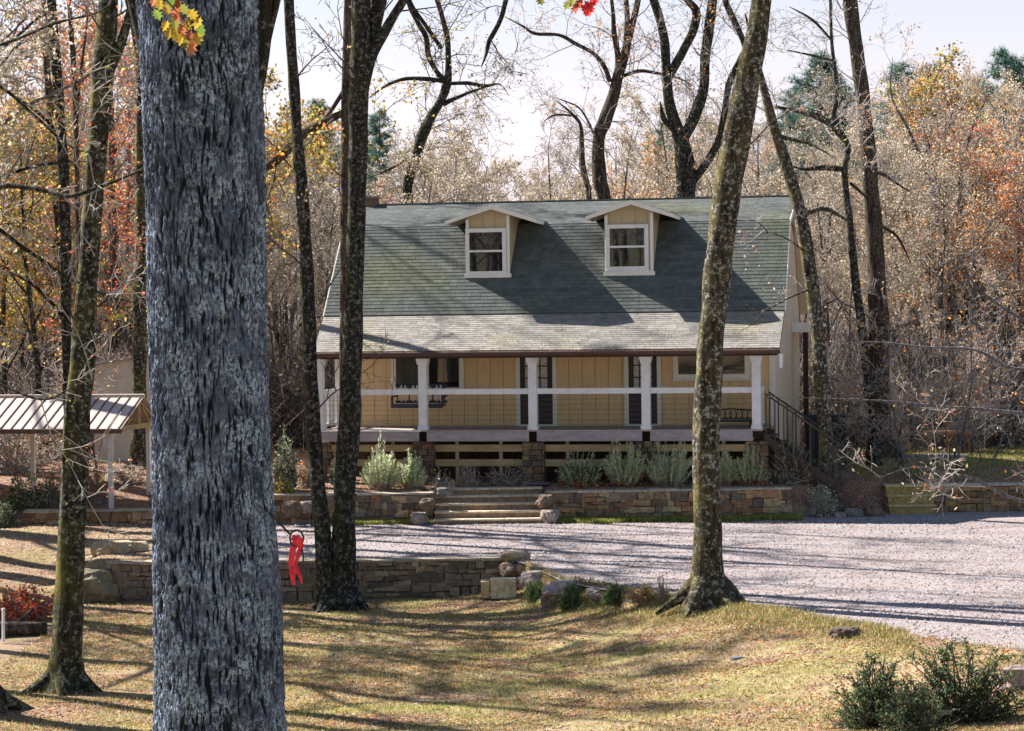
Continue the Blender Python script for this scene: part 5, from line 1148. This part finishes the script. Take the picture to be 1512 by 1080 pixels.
# ------------------------------------------------------------------ shrubs and plants
def rnd_dirs(rs, n, upb): D = rs.normal(size=(n, 3)); D[:, 2] = np.abs(D[:, 2])*upb; return D/np.linalg.norm(D, axis=1, keepdims=True)
def spiky(px, py, w, h, label, seed, group='silvery shrubs in the porch bed', pals=('sage',), Y=61.5, dens=1.0, name='lavender_shrub', brown=.2):
    rs = np.random.RandomState(seed); x = X(px, Y); z = hz(x, Y); root = empty(name, (x, Y, z), label, 'shrub', group)
    W_ = w*Y/F*.5; Hh = h*Y/F; n = int(125*dens); parts = []; cols = []
    a = rs.uniform(0, 6.28, n); rr_ = np.sqrt(rs.rand(n)); B = np.stack([np.cos(a)*rr_*W_*.5, np.sin(a)*rr_*W_*.4, np.zeros(n)], 1)
    T = np.stack([np.cos(a)*rr_*W_*1.0, np.sin(a)*rr_*W_*.7, Hh*(1-.5*rr_**2)*(1+.25*np.sin(a*2+seed))*rs.uniform(.45, 1.12, n)], 1); D = T-B
    Vs, Fs = prisms(B, T, .008, .004, rs)
    link('stems', npmesh('stems', Vs, Fs), M_twig, root)
    m = 46; f = rs.uniform(.22, 1.0, (n, m)); P = (B[:, None]+D[:, None]*f[..., None]).reshape(-1, 3); dr = np.repeat(D/np.linalg.norm(D, axis=1, keepdims=True), m, 0)
    LD = rs.normal(size=P.shape)*.55+dr*.9; LD = LD/np.linalg.norm(LD, axis=1, keepdims=True)*rs.uniform(.05, .10, len(P))[:, None]
    V1, F1 = blades(P, LD, .018, rs); c1 = np.repeat(pal(rs, list(pals), len(P)), 4, 0)
    k = int(500*brown); Q = np.stack([rs.normal(0, W_*.35, k), rs.normal(-.05, W_*.3, k), np.abs(rs.normal(0, Hh*.14, k))], 1); V2, F2 = cards(Q, .09, rs); c2 = np.repeat(pal(rs, ['orange', 'litter'], k), 4, 0)
    V, Fc = join([(V1, F1), (V2, F2)]); link('foliage', npmesh('foliage', V, Fc, np.concatenate([c1, c2])), M_leaf, root); return root
for i, (px, w, h, lab, kw) in enumerate((
    (560, 62, 66, 'tall pale silvery shrub in the porch bed just right of the twin trees', {}), (607, 46, 52, 'smaller silvery shrub in the porch bed left of the first stone pier', {}),
    (855, 74, 46, 'low dark greyish shrub in the porch bed nearest the right end of the steps', dict(pals=('sage', 'green'), brown=.6)), (920, 66, 60, 'silvery shrub with rusty leaves at its foot, in the porch bed below the second door', dict(brown=.7)),
    (985, 78, 66, 'widest and tallest silvery shrub, just left of the leaning tree', {}), (1068, 36, 46, 'narrow silvery shrub close to the right side of the leaning tree', {}), (1108, 66, 58, 'silvery shrub with rusty leaf pile, last of the porch bed on the right', dict(brown=.8)))):
    spiky(px, 722, w, h, lab, 200+i, **kw)
def bushy(name, loc, w, d, h, label, seed, pals, leafsize=.06, n=2600, stems=40, group=None, twm=None, cat='shrub', up=1.0, leafy=1.0):
    rs = np.random.RandomState(seed); root = empty(name, loc, label, cat, group)
    B = np.stack([rs.normal(0, w*.10, stems), rs.normal(0, d*.10, stems), np.zeros(stems)-.03], 1)
    D = rnd_dirs(rs, stems, up); rad = rs.uniform(.75, 1.08, stems)[:, None]; T = D*rad*np.array([w/2, d/2, h]); mid = B*.4+T*.55+rs.normal(0, .03*h, (stems, 3))
    k = stems*5; src = rs.randint(0, stems, k); f = rs.uniform(.3, 1, (k, 1)); P0 = np.where(f < .5, B[src]+(mid[src]-B[src])*f*2, mid[src]+(T[src]-mid[src])*(f-.5)*2)
    DD = rnd_dirs(rs, k, 1.2)*np.array([w, d, h])*.5*rs.uniform(.15, .42, (k, 1)); P1 = P0+DD
    r = .006+.010*h
    pa = [prisms(B, mid, r, r*.7, rs), prisms(mid, T, r*.7, r*.3, rs), prisms(P0, P1, r*.4, r*.2, rs)]; V, Fc = join(pa); link('branches', npmesh('branches', V, Fc), twm or M_twig, root)
    m = int(n*leafy)
    if m:
        s = rs.randint(0, k, m); Q = P0[s]+(P1[s]-P0[s])*rs.uniform(.1, 1.1, (m, 1))+rs.normal(0, leafsize*.5, (m, 3)); Q[:, 2] = np.maximum(Q[:, 2], .01)
        V, Fc = cards(Q, leafsize, rs, aspect=.55); link('foliage', npmesh('foliage', V, Fc, np.repeat(pal(rs, list(pals), m), 4, 0)), M_leaf, root)
    return root
def put(px, py, Y=None):
    if Y is None: Y = ground_Y(px, py)
    x = X(px, Y); return (x, Y, hz(x, Y))
# three little rounded evergreens
for i, (px, py, w, lab) in enumerate(((789, 888, .5, 'small round green bush, leftmost of the three in front of the pale slabs'), (839, 893, .52, 'small green bush in the middle of the three, lowest on the bank'), (904, 886, .46, 'small dark green bush, rightmost of the three, next to the orange clump'))):
    gy = ground_Y(px, py)-.25; bushy('boxwood_bush', (X(px, gy), gy, hz(X(px, gy), gy)), w, w, w*.95, lab, 300+i, ['fresh', 'fresh', 'green'], .04, 4200, 70)
bushy('dry_fern', put(945, 894), .95, .4, .38, 'clump of dry orange and tan leaves between the little bushes and the leaning tree', 310, ['orange', 'yellow', 'tan'], .06, 700, 60)
bushy('dry_fern', put(975, 888), .35, .3, .5, 'thin tan dry stalks next to the roots of the leaning tree', 311, ['tan', 'buff'], .05, 160, 30)
# broad evergreen at the lower right
for i, (px, py, w, h, n, lab) in enumerate(((1290, 1075, 1.5, 1.15, 6500, 'glossy dark evergreen shrub at the lower right, nearest the lawn'), (1415, 1070, 2.0, 1.2, 9000, 'broad dark evergreen shrub at the lower right corner, beside the brown rock'), (1350, 1095, 1.3, .8, 3500, 'lower straggly evergreen shrub in front, between the two bigger ones'))):
    bushy('evergreen_shrub', put(px, py), w, 1.0, h, lab, 320+i, ['ever', 'ever', 'green'], .045, n, 90, twm=M_twig_dark)
bushy('dry_fern', put(1270, 1075), .8, .5, .3, 'low reddish dead twigs and leaves at the foot of the evergreen shrubs', 325, ['litter', 'red'], .05, 700, 60)
# leaf pile and log at the left edge
lp0 = onz(20, 905, -.7); bushy('red_leaf_shrub', (lp0.x, lp0.y, -.84), 2.2, 1.2, .75, 'low spreading shrub of rusty red leaves at the left edge behind a log', 330, ['red', 'orange', 'red'], .09, 2600, 120, up=.7)
lg = onz(30, 938, -.84); o = empty('log', (lg.x, lg.y, -.84), 'dark weathered log on the lawn in front of the rusty shrub', 'log')
mb = MB(); mb.tube([(-1.3, 0, .12), (-.6, .02, .13), (0, 0, .13), (.52, -.02, .12)], [.14, .15, .14, .12], 14, rough=.15); mb.build('log_bark', B_brown, o, smooth=True)
mb = MB(); mb.tube([(-.1, .1, .2), (.15, .25, .42), (.2, .3, .5)], [.05, .04, .03], 8, rough=.1); mb.build('branch_stub', B_brown, o, smooth=True)
# mixed shrubs
for i, (px, py, Y, w, h, pl, n, lab, nm) in enumerate((
    (418, 735, 61.5, .9, 1.5, ['green', 'sage', 'ever'], 2400, 'upright grey-green shrub in the bed just right of the big oak', 'shrub'), (412, 740, 60.9, .7, .55, ['yellow', 'yellow'], 900, 'small bright yellow shrub at the foot of the grey-green one beside the oak', 'shrub'),
    (448, 728, 62, .8, .8, ['orange', 'tan'], 500, 'rust coloured dry shrub between the oak and the twin trees', 'shrub'), (652, 724, 61.2, .8, .95, ['buff', 'tan'], 500, 'dry buff shrub in the porch bed just left of the steps', 'shrub'),
    (690, 722, 61.9, .8, .8, ['tan', 'litter'], 350, 'thin brown dry shrub behind the top step at its left', 'shrub'), (745, 718, 62.0, 1.5, .65, ['litter', 'green'], 500, 'low brown and green growth at the foot of the porch behind the steps', 'shrub'), (585, 715, 62, 1.1, .6, ['litter', 'tan'], 300, 'brown dead stalks under the porch edge behind the silvery shrubs on the left', 'shrub'),
    (1210, 765, 60.7, 1.3, .95, ['buff', 'sage', 'tan'], 900, 'dry grey-tan shrub around the foot of the slanting tree', 'shrub'), (1275, 760, 60.9, 1.0, .6, ['litter', 'red', 'tan'], 700, 'low reddish dry shrub just left of the golden steps', 'shrub'),
    (1168, 716, 61.5, 1.5, 1.25, ['ever', 'green', 'litter'], 3000, 'dark green shrub under the side stairs at the right corner of the house', 'shrub'), (1235, 700, 66, .9, .8, ['ever', 'tan'], 700, 'small dark shrub at the foot of the utility cabinet', 'shrub'),
    (1420, 690, 73, 1.2, 2.0, ['orange', 'yellow', 'orange'], 1300, 'bright orange young tree above the brown bench at the right', 'young_tree'), (1475, 680, 76, 2.4, 1.3, ['yellow', 'green', 'buff'], 1500, 'pale yellow-green brush right of the orange young tree', 'shrub'), (1310, 685, 73, 2.2, 1.3, ['tan', 'litter', 'orange'], 900, 'brown brush at the foot of the tall speckled trunk', 'shrub'),
    (38, 745, 62.5, 1.4, 1.0, ['green', 'ever', 'sage'], 2200, 'green shrub behind the left end of the raised bed', 'shrub'), (5, 760, 60, .8, .7, ['green', 'ever'], 900, 'dark green shrub cut by the left edge of the picture', 'shrub'), (75, 740, 63, 1.2, 1.1, ['buff', 'tan', 'orange'], 800, 'dry tan shrub in the raised bed left of the mossy tree', 'shrub'),
    (140, 742, 63, 1.0, 1.1, ['orange', 'red', 'tan'], 900, 'rusty shrub in the raised bed between the mossy tree and the pavilion post', 'shrub'), (190, 735, 65, 1.2, .6, ['litter', 'buff'], 600, 'low brown growth between the two pavilion posts', 'shrub'), (228, 740, 62, .5, 1.0, ['yellow', 'green'], 500, 'slim yellow-green shrub against the left side of the big oak', 'shrub'),
    (30, 735, 68, 3.2, 1.9, ['tan', 'orange', 'buff'], 1800, 'wide tan brush seen through the open pavilion', 'shrub'), (500, 735, 62, .7, 1.1, ['green', 'sage'], 700, 'grey-green shrub between the twin trunks', 'shrub'),
    (1000, 655, 79, .1, .1, ['tan'], 0, '', ''))):
    if not lab: continue
    x = X(px, Y); bushy(nm, (x, Y, hz(x, Y)), w, w*.7, h, lab, 400+i, pl, .07, n, 60 if h < 1.9 else 90, cat='tree' if nm == 'young_tree' else 'shrub')

# ------------------------------------------------------------------ grass, fallen leaves, stones
def inside_gravel(x, y): return (y > np.interp(x, BX, BY)-.0+.35*np.sin(x*1.7)*(x > 1.5)) & (x > -6.6) & (y < 60.5)
rs = np.random.RandomState(7)
def lawn_points(n):
    x = rs.uniform(-9.4, 9.5, n); y = 30.5+rs.rand(n)**1.1*20.8; k = (~inside_gravel(x, y)) & (np.abs(x) < y*.235+.4) & (y < 50.8); x, y = x[k], y[k]
    z = hgt(x, y); return np.stack([x, y, z], 1)
P = lawn_points(230000)
nf = np.array([noise.noise(Vector((p[0]*.55, p[1]*1.1, 3.3)))+.5*noise.noise(Vector((p[0]*1.7, p[1]*2.6, 7.3))) for p in P[::1]])
P = P[nf < .22+rs.normal(0, .12, len(P))]; nf = nf[:len(P)]
D = rs.normal(0, .45, P.shape); D[:, 2] = 1; D *= rs.uniform(.025, .075, len(P))[:, None]
V, Fc = blades(P-[0, 0, .01], D, .011, rs); gp = pal(rs, ['lawn'], len(P)); tag(link('grass', npmesh('grass', V, Fc, np.repeat(gp, 4, 0)), M_leaf), 'short yellow-green autumn lawn grass', 'grass', kind='stuff')
n = 26000; x = rs.uniform(X(815, 60), X(1180, 60), n); y = rs.uniform(59.35, 60.5, n); k = (y > 59.55+.15*np.sin(x*2.1)+.1*np.sin(x*5)); x, y = x[k], y[k]; P = np.stack([x, y, np.zeros(len(x))], 1)
xl = rs.uniform(X(500, 60), X(640, 60), 9000); P = np.concatenate([P, np.stack([xl, rs.uniform(59.9, 60.45, 9000), np.zeros(9000)], 1)])
D = rs.normal(0, .4, P.shape); D[:, 2] = 1; D *= rs.uniform(.05, .13, len(P))[:, None]; V, Fc = blades(P, D, .016, rs)
tag(link('grass', npmesh('grass_strip', V, Fc, np.repeat(pal(rs, ['strip', 'lawn', 'strip'], len(P)), 4, 0)), M_leaf), 'bright green grass strip at the foot of the upper stone walls', 'grass', kind='stuff')
n = 16000; x = rs.uniform(9.5, 20, n); y = rs.uniform(62.3, 79, n); P = np.stack([x, y, hgt(x, y)], 1); D = rs.normal(0, .4, P.shape); D[:, 2] = 1; D *= rs.uniform(.04, .12, len(P))[:, None]; V, Fc = blades(P, D, .02, rs)
tag(link('grass', npmesh('grass_far', V, Fc, np.repeat(pal(rs, ['strip', 'lawn', 'lawn'], len(P)), 4, 0)), M_leaf), 'sunlit grass between the far stone wall and the woods', 'grass', kind='stuff')
# leaf litter everywhere it lies
def lit(P, size, pals, name, label, lift=.012):
    P = P+np.array([0, 0, lift]); V, Fc = cards(P, size, rs, flat=False); V[:, 2] = np.maximum(V[:, 2]*1.0, 0*V[:, 2]-5)
    c = P.repeat(4, 0); V[:, 2] = c[:, 2]+(V[:, 2]-c[:, 2])*.45
    tag(link(name, npmesh(name, V, Fc, np.repeat(pal(rs, pals, len(P)), 4, 0)), M_leaf), label, 'leaf litter', kind='stuff')
x = rs.uniform(.2, 6.5, 26000); y = np.interp(x, BX, BY)+.35*np.sin(x*1.7)*(x > 1.5)-np.abs(rs.normal(0, .9, 26000)); P = np.stack([x, y, hgt(x, y)], 1); k = rs.rand(len(P)) < .55
D = rs.normal(0, .45, P.shape); D[:, 2] = 1; D *= rs.uniform(.03, .10, len(P))[:, None]; V, Fc = blades(P[k], D[k], .012, rs); tag(link('grass', npmesh('grass_bank', V, Fc, np.repeat(pal(rs, ['lawn'], k.sum()), 4, 0)), M_leaf), 'longer straw coloured grass along the gravel edge', 'grass', kind='stuff')
lit(P[~k][:9000], .055, ['litter', 'tan', 'litter'], 'fallen_leaves', 'dry leaves gathered on the bank along the gravel edge')
P = lawn_points(700); D = rs.normal(size=P.shape); D[:, 2] *= .08; D = D/np.linalg.norm(D, axis=1, keepdims=True)*rs.uniform(.08, .5, len(P))[:, None]; V, Fc = prisms(P+[0, 0, .02], P+[0, 0, .03]+D, .007, .004, rs)
tag(link('fallen_twigs', npmesh('fallen_twigs', V, Fc), M_twig_dark), 'small broken twigs lying on the lawn', 'twigs', kind='stuff')
P = lawn_points(120000); nf = np.array([noise.noise(Vector((p[0]*.5, p[1]*1.0, 13.3)))+.5*noise.noise(Vector((p[0]*1.5, p[1]*2.6, 17.3))) for p in P]); P = P[nf > -.2+rs.normal(0, .22, len(P))]
lit(P, .068, ['litter', 'litter', 'litter', 'buff', 'orange'], 'fallen_leaves', 'dry fallen leaves scattered over the lawn')
n = 13000; x = rs.uniform(-6.8, 13, n); y = rs.uniform(36, 60.4, n); k = inside_gravel(x, y); P = np.stack([x[k], y[k], np.zeros(k.sum())+.003], 1); lit(P, .06, ['litter'], 'fallen_leaves', 'dry brown leaves scattered over the gravel drive')
n = 30000; x = rs.uniform(-16, -6.7, n); y = rs.uniform(51.5, 66, n); P = np.stack([x, y, hgt(x, y)], 1); lit(P[:17000], .07, ['litter', 'buff', 'buff'], 'fallen_leaves', 'pinkish brown fallen leaves on the slope left of the drive')
n = 14000; x = rs.uniform(-8, 16, n); y = rs.uniform(60.9, 64, n); P = np.stack([x, y, hgt(x, y)], 1); P = P[(P[:, 0] < X(690, 61)) | (P[:, 0] > X(806, 61))]; lit(P, .07, ['litter', 'tan'], 'fallen_leaves', 'brown leaves lying in the porch bed')
n = 36000; x = rs.uniform(-24, 24, n); y = rs.uniform(66, 92, n); k = np.abs(x) < y*.25; P = np.stack([x[k], y[k], hgt(x[k], y[k])], 1); P = P[~((np.abs(P[:, 0]) < 8) & (P[:, 1] < 76))]; lit(P, .09, ['litter', 'tan'], 'fallen_leaves', 'brown leaf cover on the floor of the woods', .02)
# leaves caught on the porch roof and in the gutter
n = 520; f = rs.rand(n)**1.6; xl = rs.uniform(ex0+.1, ex1-.1, n); yl = -.28+f*2.2; zl = EZ+.045+(yl+.32)*(BRK[1]-EZ-.05)/(BRK[0]+.38)+.02
n2 = 420; xl = np.concatenate([xl, rs.uniform(ex0, ex1, n2)]); yl = np.concatenate([yl, rs.uniform(-.38, -.3, n2)]); zl = np.concatenate([zl, rs.uniform(EZ+.0, EZ+.06, n2)])
Pw = np.array([tuple(HM @ Vector((a, b, c))) for a, b, c in zip(xl, yl, zl)]); lit(Pw, .055, ['buff', 'litter', 'buff'], 'fallen_leaves', 'pale dry leaves caught on the porch roof and gutter', .005)
# loose stones in the drive
n = 26000; x = rs.uniform(-6.8, 12, n); y = rs.uniform(36, 60.5, n); k = inside_gravel(x, y); x, y = x[k], y[k]; n = len(x); s = rs.uniform(.012, .03, n)
oc = np.array([(1, 0, 0), (0, 1, 0), (-1, 0, 0), (0, -1, 0), (0, 0, .8), (0, 0, -.4)]); V = (np.stack([x, y, s*.3], 1)[:, None]+oc[None]*s[:, None, None]*rs.uniform(.6, 1.3, (n, 6, 1))).reshape(-1, 3)
fc = np.array([(0, 1, 4), (1, 2, 4), (2, 3, 4), (3, 0, 4)]); Fc = (np.arange(n)[:, None, None]*6+fc[None]).reshape(-1, 3); g = rs.uniform(.10, .42, n)
tag(link('gravel_stones', npmesh('gravel_stones', V, Fc, np.repeat(np.stack([g, g*.93, g*.95], 1), 6, 0)), M_col), 'loose pale gravel stones lying on the drive', 'gravel', kind='stuff')
